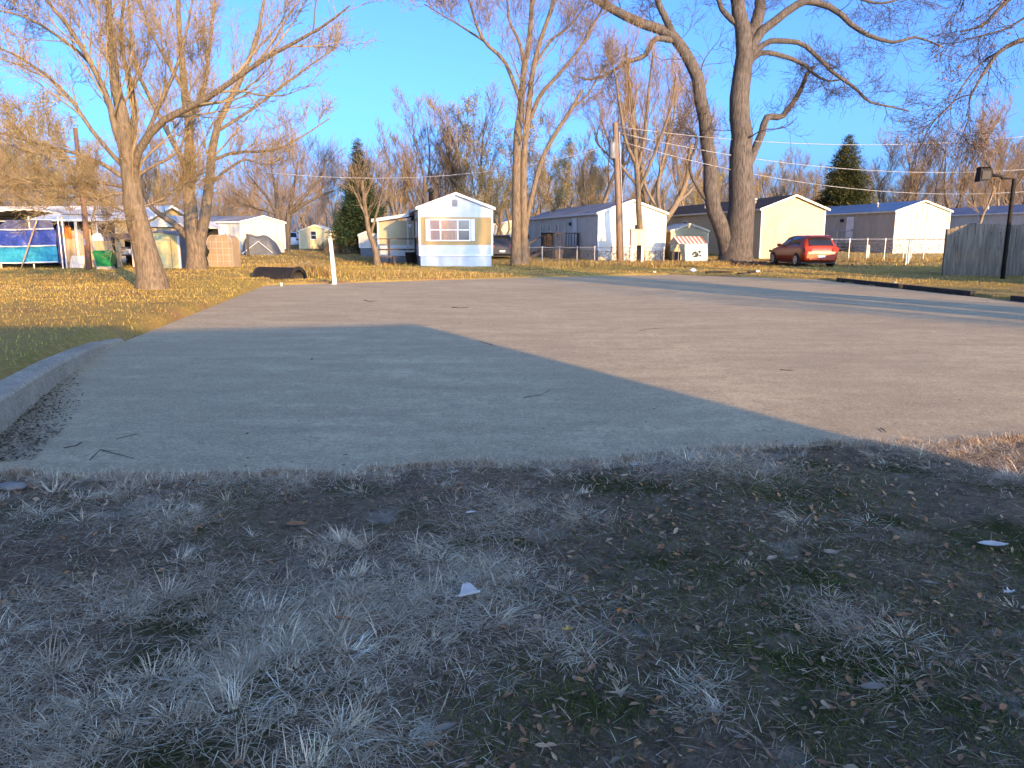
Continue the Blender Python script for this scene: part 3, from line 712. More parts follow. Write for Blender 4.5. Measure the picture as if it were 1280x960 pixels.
for k in range(24):
    s0 = k / 24; s1 = (k + 1) / 24
    f = lambda s: np.array(tl(-45 + 125 * s, 262 + 9 * (2 * abs(s - 0.6)) ** 2))
    a, b = f(s0), f(s1); lift = 0.035 * (k % 2)
    rf.add([a + (0, -0.2, lift), b + (0, -0.2, 0.035 - lift), b + (0, 4.0, 0.1 + 0.035 - lift), a + (0, 4.0, 0.1 + lift),
            a + (0, -0.2, lift - 0.05), b + (0, -0.2, -0.015 - lift), b + (0, 4.0, 0.05 - lift), a + (0, 4.0, 0.05 + lift)],
           [(0, 1, 2, 3), (7, 6, 5, 4), (0, 4, 5, 1), (2, 6, 7, 3)])
rf.build('roof', 'white_roof', tp)
bk = np.array(tl(-45, 337)); MB().box(bk[0], np.array(tl(78, 337))[0], 2.6, 2.65, -0.1, 2.0).build('interior_shade', 'black', tp)  # black sheet stands in for the shade below the tarpaulins
lp = thing('leaning_pole', 'pale pole leaning against the blue tarpaulin shelter', 'pole', place(26, 338, 32.5), 0)
q0 = np.array(lp.location); e1 = at(47, 272, 32.75) - q0
MB().tube([(0, 0, -0.03), e1 * 0.5 + (0.01, 0, 0.0), e1], 0.03, 7).build('pole', 'plank_tan', lp, True)
# plank fence beside the tarp shelter: each plank its own piece
pf = thing('plank_fence', 'tan upright plank yard fence between tarpaulin shelter and green bin', 'fence', place(83, 337, 34.0), 0.0)
rf_ = random.Random(4); xx = 0.0
while xx < 2.45:
    w = rf_.uniform(0.125, 0.15); h = 1.62 + rf_.uniform(-0.06, 0.04) - (0.0 if xx < 1.1 else 0.25)
    MB().box(xx, xx + w - 0.008, -0.01 + rf_.uniform(-0.006, 0.006), 0.02, -0.12, h).build('plank', 'plank_tan' if rf_.random() < 0.8 else 'box_tan', pf); xx += w
MB().box(0, 2.45, 0.025, 0.07, 0.4, 0.49).box(0, 2.45, 0.025, 0.07, 1.1, 1.19).build('rail', 'plank_tan', pf)
for x in (0.02, 0.58): MB().box(x, x + 0.1, -0.07, -0.014, -0.15, 1.95).build('post', 'pale_stripe', pf)
oc = thing('orange_cloth', 'orange cloth bag hanging on the tan plank fence', 'bag', local(pf, 0.25, -0.09, 1.28), 0)
cloth(lambda s, t: (-0.16 + 0.33 * s + 0.03 * t, 0, 0.42 * (1 - t) - 0.06 * s * t), 1, 0.6, 10, 8, 0.03, 9).build('bag', 'orange_cloth', oc, True)
MB().tube([(-0.1, 0, 0.4), (0.0, 0.03, 0.5), (0.1, 0, 0.4)], 0.012, 5).build('strap', 'orange_cloth', oc)
lb = thing('leaning_board', 'white board propped low against the tan plank fence', 'board', place(99, 337, 33.7), 0.0)
MB().prism([(-0.20, -0.05), (0.06, 0.52), (0.09, 0.52), (-0.17, -0.05)], 'x', -0.30, 0.30).build('board', 'pale_stripe', lb)
MB().prism([(-0.23, 0.0), (-0.0, 0.50), (0.02, 0.50), (-0.205, 0.0)], 'x', -0.28, -0.22).prism([(-0.23, 0.0), (-0.0, 0.50), (0.02, 0.50), (-0.205, 0.0)], 'x', 0.22, 0.28).build('batten', 'pale_stripe', lb)
for i, (u, v, c, lab) in enumerate(((136, 283, 'tarp_navy', 'dark folded cloth draped on top of the tan plank fence'), (122, 284, 'white_plastic', 'white cloth draped on top of the tan plank fence'))):
    q = at(u, v, 34.0); c_ = thing('draped_cloth', lab, 'cloth', (q[0], 33.98, local(pf, 0, 0, 1.30)[2]))
    cloth(lambda s, t: (-0.25 + 0.5 * s, -0.03 - 0.02 * t, 0.12 * (1 - t) * math.sin(3.1 * s) + 0.06 - 0.22 * t), 1, 0.5, 12, 8, 0.02, 20 + i).build('cloth', c, c_, True)
# green wheeled bin
gb = thing('refuse_bin', 'bright green tapered plastic bin by the tan plank fence', 'bin', place(133, 337, 32.6), 0.15)
def taper(m, x0, x1, z0, z1, k): return m.add([(-x0, -x0 * k, z0), (x0, -x0 * k, z0), (x0, x0 * k, z0), (-x0, x0 * k, z0), (-x1, -x1 * k, z1), (x1, -x1 * k, z1), (x1, x1 * k, z1), (-x1, x1 * k, z1)], [(3, 2, 1, 0), (4, 5, 6, 7), (0, 1, 5, 4), (1, 2, 6, 5), (2, 3, 7, 6), (3, 0, 4, 7)])
m = MB(); taper(m, 0.27, 0.36, 0.1, 0.66, 0.9); m.build('body', 'green_plastic', gb)
m = MB(); taper(m, 0.38, 0.39, 0.66, 0.71, 0.9); taper(m, 0.36, 0.30, 0.711, 0.76, 0.9); m.build('lid', 'green_plastic', gb)
for x in (-0.24, 0.0, 0.24): MB().prism([(-0.262, 0.14), (-0.338, 0.64), (-0.325, 0.64), (-0.25, 0.14)], 'x', x - 0.012, x + 0.012).build('rib', 'green_plastic', gb)
MB().box(-0.30, 0.30, -0.24, 0.24, -0.08, 0.1).build('base', 'box_tan', gb)
for x in (-0.3, 0.3): MB().prism([(0.22 + 0.1 * math.cos(a), 0.1 + 0.1 * math.sin(a)) for a in np.linspace(0, 6.28, 12, False)], 'x', x - 0.03, x + 0.03).build('wheel', 'tyre', gb)
# lean-to with clutter
lt = thing('lean_to', 'open dark lean-to full of clutter behind the leaning tree', 'lean-to', place(142, 337, 34.0), 0.0)
MB().prism([(-0.2, 1.32), (1.2, 1.10), (1.2, 1.18), (-0.2, 1.42)], 'y', -0.3, 2.0).build('roof', 'brown_roof', lt)
for x in (0.15, 0.98): MB().box(x - 0.05, x + 0.05, -0.15, -0.05, -0.15, 1.16 if x > 0.5 else 1.28).build('post', 'pale_stripe' if x > 0.5 else 'deck_wood', lt)
MB().box(-0.1, 1.1, 1.4, 1.45, -0.1, 1.15).build('interior_shade', 'black', lt)  # shade inside the lean-to, put in as a black sheet
MB().box(0.0, 0.9, 0.15, 0.7, 0.46, 0.52).box(0.05, 0.1, 0.2, 0.25, -0.05, 0.46).box(0.8, 0.85, 0.2, 0.25, -0.05, 0.46).build('workbench', 'deck_wood', lt)
gr = thing('gas_grill', 'grey domed grill on the bench of the lean-to', 'grill', local(lt, 0.32, 0.38, 0.522), 0.1)
MB().prism([(-0.2, 0)] + [(0.2 * math.cos(a), 0.12 + 0.2 * math.sin(a)) for a in np.linspace(math.pi, 0, 9)] + [(0.2, 0)], 'x', -0.28, 0.28).build('hood', 'galvanised', gr)
MB().tube([(-0.2, -0.21, 0.16), (-0.2, -0.26, 0.16), (0.2, -0.26, 0.16), (0.2, -0.21, 0.16)], 0.014, 6).build('handle', 'white_metal', gr)
ck = thing('storage_crate', 'white plastic crate on the bench of the lean-to', 'crate', local(lt, 0.72, 0.36, 0.522), -0.2)
m = MB(); taper(m, 0.12, 0.15, 0.0, 0.2, 1.0); m.box(-0.17, 0.17, -0.17, 0.17, 0.2, 0.23); m.build('crate', 'white_plastic', ck)
# grey tarp over a heap beyond the ditch
gt = thing('tarp_covered_heap', 'heap covered with a grey tarpaulin behind the ditch', 'tarp', place(328, 325, 52.0), 0.0)
def heap():
    n = 18; vs = []; fs = []
    for j in range(n + 1):
        for i in range(n + 1):
            x = -1.15 + 2.3 * i / n; y = -0.9 + 1.8 * j / n
            e = max(0, 1 - (abs(x) / 1.12) ** 6) * max(0, 1 - (abs(y) / 0.85) ** 6)
            z = e * (1.25 - 0.22 * x + 0.09 * math.sin(5 * x + 2 * y) + 0.06 * math.sin(9 * y - 4 * x))
            vs.append((x, y, z - 0.05))
    for j in range(n):
        for i in range(n): a = j * (n + 1) + i; fs.append((a, a + 1, a + n + 2, a + n + 1))
    return MB().add(vs, fs)
heap().build('tarpaulin', 'tarp_grey', gt, True)
MB().tube([(-1.0, -0.95, 0.1), (0.1, -0.92, 0.9), (1.0, -0.95, 0.15)], 0.02, 5).build('rope', 'white_plastic', gt)
pp = thing('fence_post', 'dark upright post beside the grey tarpaulin heap', 'post', place(311, 326, 50.0), 0)
MB().box(-0.05, 0.05, -0.05, 0.05, -0.2, 1.35).build('post', 'deck_wood', pp); MB().prism([(-0.055, 1.35), (0.055, 1.35), (0, 1.40)], 'y', -0.055, 0.055).build('cap', 'deck_wood', pp)
# culvert pipe in the ditch
cv = thing('culvert_pipe', 'black corrugated culvert pipe lying in the ditch', 'pipe', (DITCH[0], DITCH[1], hz(*DITCH)), math.radians(-24))
prof = []
for k in range(41):
    prof.append((0.40 + 0.02 * math.cos(k * math.pi), -1.0 + 1.7 * k / 40))
prof += [(0.35, 0.70), (0.35, -0.95)]
m = MB().lathe(prof, 28)
m.v = [(z, y, x + 0.30) for x, y, z in m.v]
m.build('pipe', 'black', cv, True)
m = MB().lathe([(0.33, 0.0), (0.45, 0.0), (0.45, 0.06), (0.33, 0.06), (0.33, 0.0)], 28); m.v = [(z + 0.70, y, x + 0.30) for x, y, z in m.v]; m.build('rim', 'black_metal', cv)
# white posts at the far edge of the slab
wp = thing('marker_post', 'tall white wooden post at the far edge of the slab', 'post', place(419, 355, 24.6), 0.1)
MB().add([(x * s, y * s, z) for z, s in ((-0.2, 1.0), (1.58, 0.8)) for x, y in ((-0.062, -0.062), (0.062, -0.062), (0.062, 0.062), (-0.062, 0.062))],
         [(3, 2, 1, 0), (4, 5, 6, 7), (0, 1, 5, 4), (1, 2, 6, 5), (2, 3, 7, 6), (3, 0, 4, 7)]).build('post', 'white_post', wp)
wp.rotation_euler = (0, math.radians(-3.2), 0.1)
s2 = thing('marker_stub', 'short white stub beside the tall white post', 'post', place(414.5, 355, 24.5), 0.0)
MB().box(-0.05, 0.05, -0.05, 0.05, -0.1, 0.13).prism([(-0.05, 0.13), (0.05, 0.13), (0.0, 0.16)], 'y', -0.05, 0.05).build('stub', 'white_post', s2)
s3 = thing('standpipe', 'thin white pipe stub at the far left corner of the slab', 'pipe', place(352, 359, 23.6), 0.0)
MB().tube([(0, 0, -0.05), (0, 0, 0.24)], 0.028, 8).tube([(0, 0, 0.2), (0, 0, 0.245)], 0.036, 8).build('pipe', 'white_post', s3)
def rock(name, label, cat, loc, sx, sy, sz, m, seed, group=None):
    r = np.random.RandomState(seed); vs = []; fs = []; n, k = 10, 6
    for j in range(k + 1):
        ph = math.pi * j / k
        for i in range(n):
            t = 2 * math.pi * i / n; q = 1 + 0.18 * math.sin(2 * t + seed) * math.sin(ph) + r.uniform(-0.07, 0.07)
            vs.append((sx * q * math.sin(ph) * math.cos(t), sy * q * math.sin(ph) * math.sin(t), sz * (math.cos(ph) * 0.95 + 0.6)))
    for j in range(k):
        for i in range(n): fs.append((j * n + i, (j + 1) * n + i, (j + 1) * n + (i + 1) % n, j * n + (i + 1) % n))
    o = MB().add(vs, fs).build(name, m, None, True); o.location = [float(c) for c in loc]
    return tag(o, label, cat, group)
rock('pale_rock', 'white lump of stone beside the thin pipe stub', 'rock', place(361, 358, 23.7), 0.13, 0.10, 0.06, 'pale_stone', 3)

# ------------------------------------------------------------------ right yard
aw = thing('awning_stall', 'small striped awning hung with a pale blue printed tarp', 'awning', place(858, 326, 45.0), math.radians(2))
for k in range(14):
    a = -0.62 + k * 0.115; b = a + 0.113
    MB().add([(a, -0.55, 1.02), (b, -0.55, 1.02), (b - 0.12, 0.3, 1.42), (a - 0.12, 0.3, 1.42), (a, -0.55, 1.0), (b, -0.55, 1.0), (b - 0.12, 0.3, 1.4), (a - 0.12, 0.3, 1.4)],
             [(0, 1, 2, 3), (7, 6, 5, 4), (0, 4, 5, 1), (1, 5, 6, 2), (2, 6, 7, 3), (3, 7, 4, 0)]).build('roof_stripe', 'red_stripe' if k % 2 else 'pale_stripe', aw)
MB().add([(-0.62, -0.55, 1.0), (-0.74, 0.3, 1.4), (-0.86, 1.0, 1.0), (-0.63, -0.55, 0.97), (-0.75, 0.3, 1.36), (-0.87, 1.0, 0.97)], [(0, 1, 4, 3), (1, 2, 5, 4), (0, 2, 1), (3, 4, 5)]).build('gable', 'plain_grey', aw)
for x, y in ((-0.6, -0.5), (0.95, -0.5), (-0.72, 0.9), (0.85, 0.9)): MB().tube([(x, y, -0.1), (x, y, 1.0)], 0.025, 6).build('post', 'galvanised', aw)
cloth(lambda s, t: (-0.28 + 1.3 * s + 0.05 * t, -0.58 - 0.04 * t, 1.0 - 1.0 * t), 2, 1, 26, 14, 0.03, 31).build('tarp', 'tarp_light', aw, True)
pr = MB()
for (x, z, w, h) in ((0.30, 0.52, 0.16, 0.10), (0.44, 0.40, 0.14, 0.16), (0.34, 0.30, 0.2, 0.08), (0.58, 0.56, 0.10, 0.14), (0.62, 0.34, 0.12, 0.08), (0.2, 0.42, 0.05, 0.12)):
    pr.prism([(x + w * c * 0.6, z + h * s_ * 0.6) for c, s_ in [(math.cos(a) * (1 + 0.25 * math.sin(3 * a + x * 9)), math.sin(a)) for a in np.linspace(0, 6.28, 9, False)]], 'y', -0.668, -0.66)
pr.build('tarp_print', 'black', aw)
MB().box(-0.8, -0.3, 0.2, 0.9, 0.0, 0.55).build('crate', 'black', aw)
# utility pole
up = thing('utility_pole', 'weathered wooden utility pole with a grey transformer can', 'pole', place(775, 330, 43.0), 0)
u0 = np.array(up.location); top = at(769, 153, 43.0) - u0
MB().tube([(0, 0, -0.2), top * 0.4 + (0.03, 0, 0), top], [0.19, 0.165, 0.13], 12).build('pole', 'pole_wood', up, True)
tr = at(765, 199, 43.0) - u0 + np.array((-0.02, -0.28, 0))
MB().lathe([(0, 0), (0.17, 0), (0.19, 0.03), (0.19, 0.78), (0.16, 0.84), (0.0, 0.86)], 14, *tr).build('transformer', 'plain_grey', up, True)
MB().box(tr[0] - 0.05, tr[0] + 0.12, tr[1] + 0.12, tr[1] + 0.3, tr[2] + 0.25, tr[2] + 0.33).box(tr[0] - 0.05, tr[0] + 0.12, tr[1] + 0.12, tr[1] + 0.3, tr[2] + 0.6, tr[2] + 0.68).build('bracket', 'galvanised', up)
for dx in (-0.08, 0.08): MB().lathe([(0.03, 0), (0.045, 0.04), (0.025, 0.08), (0.045, 0.12), (0.0, 0.2)], 8, tr[0] + dx, tr[1], tr[2] + 0.84).build('insulator', 'plain_grey', up)
MB().tube([(0.20, -0.1, -0.1), top * 0.5 + (0.21, -0.1, 0), top * 0.93 + (0.18, -0.1, 0)], 0.035, 6).build('conduit', 'galvanised', up)
mp_ = thing('meter_pedestal', 'tan electric meter box on posts before the plain white home', 'meter box', place(796, 328, 43.2), math.radians(8))
MB().box(-0.42, 0.42, -0.10, 0.12, 0.95, 1.78).build('cabinet', 'box_tan', mp_)
MB().box(-0.44, 0.44, -0.13, 0.15, 1.78, 1.83).build('cap', 'box_tan', mp_)
MB().box(-0.38, -0.03, -0.125, -0.102, 1.0, 1.72).build('door', 'tan_siding', mp_); MB().box(0.03, 0.38, -0.125, -0.102, 1.0, 1.72).build('door', 'tan_siding', mp_)
for x in (-0.3, 0.3): MB().box(x - 0.06, x + 0.06, -0.04, 0.06, -0.1, 0.95).build('post', 'white_post', mp_)
MB().tube([(-0.1, 0, 1.82), (-0.1, 0, 2.05)], 0.07, 8).build('weatherhead', 'black_metal', mp_)
def wire_fence(name, label, pts, h, posts, mesh_step=0.14, rail=True, cat='fence'):
    """galvanised posts, a top rail and diagonal wire mesh between ground points"""
    p0 = np.array((pts[0][0], pts[0][1], hz(*pts[0])))
    t = thing(name, label, cat, p0)
    L = lambda p, z: np.array((p[0], p[1], hz(p[0], p[1]) + z)) - p0
    P = [np.array(p, float) for p in pts]
    seg = [np.linalg.norm(P[i + 1] - P[i]) for i in range(len(P) - 1)]; tot = sum(seg)
    def along(s):
        for i, l in enumerate(seg):
            if s <= l or i == len(seg) - 1: return P[i] + (P[i + 1] - P[i]) * (s / l)
            s -= l
    for k in range(posts):
        q = along(tot * k / (posts - 1))
        MB().tube([L(q, -0.2), L(q, h + 0.03)], 0.026, 7).lathe([(0.034, 0), (0.034, 0.03), (0.0, 0.06)], 7, *L(q, h + 0.03)).build('post', 'galvanised', t)
    if rail:
        MB().tube([L(p, h) for p in P], 0.022, 6).build('rail', 'galvanised', t)
    m = MB(); n = int(tot / mesh_step)
    for k in range(-int(h / mesh_step), n):
        for dr in (1, -1):
            s0, s1 = k * mesh_step, k * mesh_step + h
            z0, z1 = (0.03, h) if dr == 1 else (h, 0.03)
            if s0 < 0: z0 += (z1 - z0) * (-s0 / h); s0 = 0
            if s1 > tot: z1 = z0 + (z1 - z0) * ((tot - s0) / (s1 - s0)); s1 = tot
            if s1 - s0 < 0.03: continue
            m.tube([L(along(s0), z0), L(along(s1), z1)], 0.0028, 3, caps=False)
    o = m.build('wire_mesh', 'wire', t); o['kind'] = 'stuff'
    return t
wire_fence('chain_link_fence', 'chain link fence with a bright top rail behind the red hatchback',
           [(at(1040, 300, 46)[0], 46.0), (at(1117, 300, 46)[0], 46.0), (at(1182, 300, 44.5)[0], 44.5)], 1.25, 7)
wire_fence('chain_link_fence', 'chain link fence corner in front of the blue roofed home',
           [(at(1135, 300, 39.0)[0], 39.0), (at(1135, 300, 46)[0], 45.5)], 1.2, 3)
wire_fence('wire_fence', 'low wire fence along the front of the plain white home',
           [(at(656, 315, 45.0)[0], 45.0), (at(750, 315, 44.6)[0], 44.6), (at(830, 315, 44.8)[0], 44.8)], 0.78, 9, 0.1)
cb = thing('utility_stub', 'short pale utility stub standing behind the chain link fence', 'stub', place(1084, 320, 50.0), 0)
MB().box(-0.09, 0.09, -0.09, 0.09, -0.1, 0.75).prism([(-0.1, 0.75), (0.1, 0.75), (0.0, 0.83)], 'y', -0.1, 0.1).build('stub', 'cream_shed', cb)
# grey privacy fence
gf = thing('privacy_fence', 'weathered grey dog-eared picket privacy fence beside the flood light', 'fence', place(1178, 345, 29.0), math.radians(-12))
rg = random.Random(11); xx = 0.0; k = 0
pick_meshes = []
def picket(w, h, lean):
    c = w * 0.25
    return MB().prism([(0, -0.15), (w, -0.15), (w + lean, h - c), (w - c + lean, h), (c + lean, h), (lean, h - c)], 'y', 0, 0.018)
while xx < 7.2:
    w = rg.uniform(0.128, 0.146)
    h = 1.70 + 0.18 * min(1.0, xx / 0.75) + 0.02 * math.sin(xx * 2.2) + rg.uniform(-0.018, 0.018)
    o = picket(w - 0.009, h, rg.uniform(-0.012, 0.012)).build('picket', 'plank_grey', gf, loc=(xx, rg.uniform(-0.008, 0.008), 0)); xx += w
for z in (0.35, 0.95, 1.5): MB().box(0, 7.2, 0.03, 0.07, z, z + 0.09).build('rail', 'plank_grey', gf)
for x in (0.05, 2.4, 4.8, 7.1): MB().box(x - 0.05, x + 0.05, 0.07, 0.17, -0.2, 1.7).build('post', 'plank_grey', gf)
fl = thing('flood_light', 'black flood light on a bent steel pole before the grey fence', 'lamp post', place(1253, 349, 27.0), 0)
f0 = np.array(fl.location); ft = at(1253, 219, 27.0) - f0
bend = [(0, 0, -0.2), (0, 0, ft[2] - 0.12)] + [(ft[0] - 0.10 + 0.10 * math.cos(a), 0, ft[2] - 0.12 + 0.10 * math.sin(a)) for a in np.linspace(0.2, math.pi / 2, 5)] + [(ft[0] - 0.42, 0, ft[2] - 0.0)]
MB().tube(bend, [0.075, 0.068] + [0.05] * 6, 10).build('pole', 'black_metal', fl, True)
q = np.array((ft[0] - 0.62, 0, ft[2] + 0.03))
hd = MB(); hd.add([q + np.array(p) for p in ((-0.22, -0.16, -0.25), (0.18, -0.16, -0.21), (0.18, 0.16, -0.21), (-0.22, 0.16, -0.25), (-0.20, -0.13, 0.17), (0.18, -0.13, 0.20), (0.18, 0.13, 0.20), (-0.20, 0.13, 0.17))],
                  [(3, 2, 1, 0), (4, 5, 6, 7), (0, 1, 5, 4), (1, 2, 6, 5), (2, 3, 7, 6), (3, 0, 4, 7)]); hd.build('lamp_head', 'black_metal', fl)
MB().box(q[0] - 0.16, q[0] + 0.13, q[1] - 0.172, q[1] - 0.160, q[2] - 0.17, q[2] + 0.10).build('lens', 'black', fl)
hv = MB(); 
for kx in range(4): hv.box(q[0] - 0.2 + kx * 0.1, q[0] - 0.17 + kx * 0.1, q[1] - 0.15, q[1] + 0.15, q[2] + 0.16, q[2] + 0.24)
hv.build('cooling_fin', 'black_metal', fl)
# landscape timbers along the right edge of the slab
for i, (a, b) in enumerate((((10.85, 26.0), (11.25, 22.6)), ((11.28, 22.4), (11.6, 19.6)), ((11.72, 18.2), (12.0, 15.6)))):
    t = thing('landscape_timber', ('dark timber edging the slab below the red hatchback', 'dark timber edging the slab in line with the chain link corner', 'dark timber edging the slab below the flood light')[i], 'timber', (a[0], a[1], 0.0))
    MB().beam((0.1, 0, 0.05), (b[0] - a[0] + 0.1, b[1] - a[1], 0.05), 0.13, 0.14).build('timber', 'timber', t)
# debris where the drive meets the slab
db = thing('broken_board', 'dark broken board lying near the foot of the large tree', 'board', place(936, 344, 29.6), 0.3)
MB().beam((-0.45, 0, 0.05), (0.35, 0.1, 0.08), 0.16, 0.04).beam((-0.05, -0.05, 0.1), (0.42, 0.12, 0.12), 0.1, 0.05).build('board', 'timber', db)
MB().box(0.28, 0.44, -0.06, 0.02, 0.1, 0.17).build('block', 'pale_stone', db)
db2 = thing('bark_strip', 'long strip of bark beside the foot of the large tree', 'bark', place(900, 342, 31.0), 0.0)
MB().tube([(-0.6, 0, 0.04), (-0.1, 0.05, 0.06), (0.5, -0.04, 0.05)], [0.04, 0.05, 0.03], 6).build('strip', 'timber', db2)
def crumpled(name, label, cat, loc, r, m, seed):
    q = np.random.RandomState(seed); vs = []; fs = []; n, k = 12, 7
    for j in range(k + 1):
        ph = math.pi * j / k
        for i in range(n):
            t = 2 * math.pi * i / n; w = 1 + q.uniform(-0.3, 0.25)
            vs.append((r * w * math.sin(ph) * math.cos(t) * 1.2, r * w * math.sin(ph) * math.sin(t), r * 0.7 * (math.cos(ph) * w + 0.8)))
    for j in range(k):
        for i in range(n): fs.append((j * n + i, (j + 1) * n + i, (j + 1) * n + (i + 1) % n, j * n + (i + 1) % n))
    o = MB().add(vs, fs).build(name, m); o.location = [float(c) for c in loc]; return tag(o, label, cat)
crumpled('plastic_bag', 'crumpled white bag on the grass left of the large tree', 'bag', place(866, 339, 32.6), 0.12, 'white_plastic', 5)
crumpled('paper_scrap', 'pale crumpled scrap on the far edge of the slab', 'scrap', place(818, 344, 31.0), 0.05, 'pale_stone', 6)
crumpled('paper_scrap', 'small white scrap by the slate timber edging', 'scrap', place(1119, 355, 24.2), 0.035, 'pale_stone', 8)

# ------------------------------------------------------------------ cars
CST = np.array([  # y, half width, bottom, belt, top, roof half width
    (0.00, .70, .42, .60, .66, .60), (0.05, .79, .30, .80, .88, .68), (0.20, .85, .25, .93, 1.12, .61), (0.42, .875, .22, .95, 1.39, .57),
    (0.70, .88, .21, .945, 1.44, .57), (1.2, .885, .20, .935, 1.47, .58), (1.8, .885, .20, .915, 1.475, .59), (2.35, .885, .20, .90, 1.42, .585),
    (2.75, .885, .20, .885, 1.22, .60), (3.15, .885, .20, .87, .99, .68), (3.4, .88, .20, .84, .93, .68), (3.8, .86, .21, .76, .86, .64), (4.2, .76, .24, .62, .72, .56), (4.4, .60, .34, .50, .56, .46)])
def car_at(y): return [np.interp(y, CST[:, 0], CST[:, i]) for i in range(1, 6)]
def make_car(name, label, loc, rot, paint, detail=True, group=None):
    t = thing(name, label, 'car', loc, rot, group)
    ysn = np.unique(np.concatenate([CST[:, 0], np.linspace(0.1, 4.3, 26)])); vs = []; fs = []
    def half(y):
        w, zb, bl, tp_, wr = car_at(y)
        return [(w * .82, zb), (w * .97, zb + .10), (w, (zb + bl) * .5), (w * .995, bl - .10), (w * .955, bl), ((w * .955 + wr) * .5 + .03, (bl + tp_) * .5), (wr, tp_ - .045), (wr * .82, tp_ - .008), (wr * .4, tp_)]
    n = 18
    for y in ysn:
        h = half(y); ring = h + [(-x, z) for x, z in h[::-1]]
        vs += [(x, y, z) for x, z in ring]
    for i in range(len(ysn) - 1):
        for k in range(n): fs.append((i * n + k, i * n + (k + 1) % n, (i + 1) * n + (k + 1) % n, (i + 1) * n + k))
    fs += [tuple(range(n))[::-1], tuple((len(ysn) - 1) * n + k for k in range(n))]
    MB().add(vs, fs).build('body', paint, t, True)
    def side_glass(y0, y1, s, nm='window', cut0=0.0, cut1=0.0):
        vv = []; m_ = 6
        for lvl in (0.12, 0.55, 0.93):
            for i in range(m_):
                f = i / (m_ - 1)
                y = (y0 + cut0 * lvl) * (1 - f) + (y1 - cut1 * lvl) * f
                w, zb, bl, tp_, wr = car_at(y); a = (w * .955, bl); b = ((w * .955 + wr) * .5 + .03, (bl + tp_) * .5); c = (wr, tp_ - .045)
                q = (np.array(a) * (1 - 2 * lvl) + np.array(b) * 2 * lvl) if lvl < 0.5 else (np.array(b) * (2 - 2 * lvl) + np.array(c) * (2 * lvl - 1))
                vv.append((s * (q[0] + 0.012), y, q[1] + 0.004))
        f_ = [(j * m_ + i, j * m_ + i + 1, (j + 1) * m_ + i + 1, (j + 1) * m_ + i) for j in range(2) for i in range(m_ - 1)]
        if s < 0: f_ = [x[::-1] for x in f_]
        MB().add(vv, f_).build(nm, 'car_glass', t, True)
    for s in (-1, 1):
        side_glass(0.62, 0.92, s, cut0=0.15); side_glass(0.97, 1.72, s); side_glass(1.78, 2.75, s, cut1=0.40)
    def top_glass(y0, y1, k, out):
        vv = []; m_ = 9
        for i in range(6):
            y = y0 + (y1 - y0) * i / 5; w, zb, bl, tp_, wr = car_at(y)
            for j in range(m_):
                f = -1 + 2 * j / (m_ - 1); x = f * wr * k
                z = np.interp(abs(x), [0, wr * .4, wr * .82, wr], [tp_, tp_, tp_ - .008, tp_ - .045])
                vv.append((x, y + out, z + 0.012))
        MB().add(vv, [(i * m_ + j, i * m_ + j + 1, (i + 1) * m_ + j + 1, (i + 1) * m_ + j) for i in range(5) for j in range(m_ - 1)]).build('windscreen', 'car_glass', t, True)
    top_glass(0.12, 0.40, 0.93, -0.016); top_glass(2.48, 3.10, 0.9, 0.012)
    for s in (-1, 1):
        for y in (0.80, 3.48):
            c = [(0.36 * math.cos(a), 0.31 + 0.36 * math.sin(a)) for a in np.linspace(0, 6.28, 20, False)]
            MB().prism([(y + a, z) for a, z in c if True], 'x', s * 0.80, s * 0.889).build('wheel_arch', 'black', t)
            prof = [(0.17, -.10), (0.29, -.10), (0.315, -.07), (0.315, .07), (0.29, .10), (0.17, .10)]
            m = MB().lathe(prof, 20); m.v = [(z + s * 0.80, y + x, 0.315 + y_) for x, y_, z in m.v]; w = m.build('wheel', 'tyre', t, True)
            m = MB()
            for k in range(5):
                a = 2 * math.pi * k / 5
                m.beam((s * 0.895, y, 0.315), (s * 0.895, y + 0.18 * math.cos(a), 0.315 + 0.18 * math.sin(a)), 0.03, 0.06)
            r_ = MB().lathe([(0.0, -.01), (0.19, -.01), (0.20, .05), (0.17, .05), (0.16, .0), (0, 0)], 20); m.add([(s * 0.875 + s * z, y + x, 0.315 + y_) for x, y_, z in r_.v], r_.f)
            m.build('rim', 'rim', w)
        # tail lamp
        MB().prism([(s * 0.50, .72), (s * 0.80, .76), (s * 0.83, .90), (s * 0.62, .92), (s * 0.50, .86)], 'y', -0.005, 0.09).build('tail_lamp', 'lamp_red', t)
        MB().prism([(0.55 * s, .60), (0.74 * s, .62), (0.78 * s, .74), (0.55 * s, .70)], 'y', 4.1, 4.36).build('headlight', 'window_glass', t)
        m = MB().box(s * 0.90 - 0.0, s * 0.90 + s * 0.16, 2.55, 2.68, 0.95, 1.08); m.build('mirror', paint, t)
        for y in (1.12, 2.0): MB().box(min(s * .878, s * .898), max(s * .878, s * .898), y, y + 0.18, 0.80, 0.83).build('door_handle', paint, t)
    MB().box(-.60, .60, -0.03, 0.03, 0.34, 0.42).box(-.72, .72, -0.012, 0.05, 0.42, 0.60).build('rear_bumper', paint, t)
    MB().box(-.17, .17, -0.028, -0.014, 0.45, 0.56).build('licence_plate', 'plate_white', t)
    MB().add([(-.55, 0.34, 1.40), (.55, 0.34, 1.40), (.55, 0.60, 1.455), (-.55, 0.60, 1.455), (-.52, 0.26, 1.43), (.52, 0.26, 1.43), (.54, 0.60, 1.48), (-.54, 0.60, 1.48)],
             [(3, 2, 1, 0), (4, 5, 6, 7), (0, 1, 5, 4), (1, 2, 6, 5), (2, 3, 7, 6), (3, 0, 4, 7)]).build('spoiler', paint, t)
    MB().box(-0.84, 0.84, 0.3, 4.1, 0.16, 0.24).build('underbody', 'black', t)
    return t
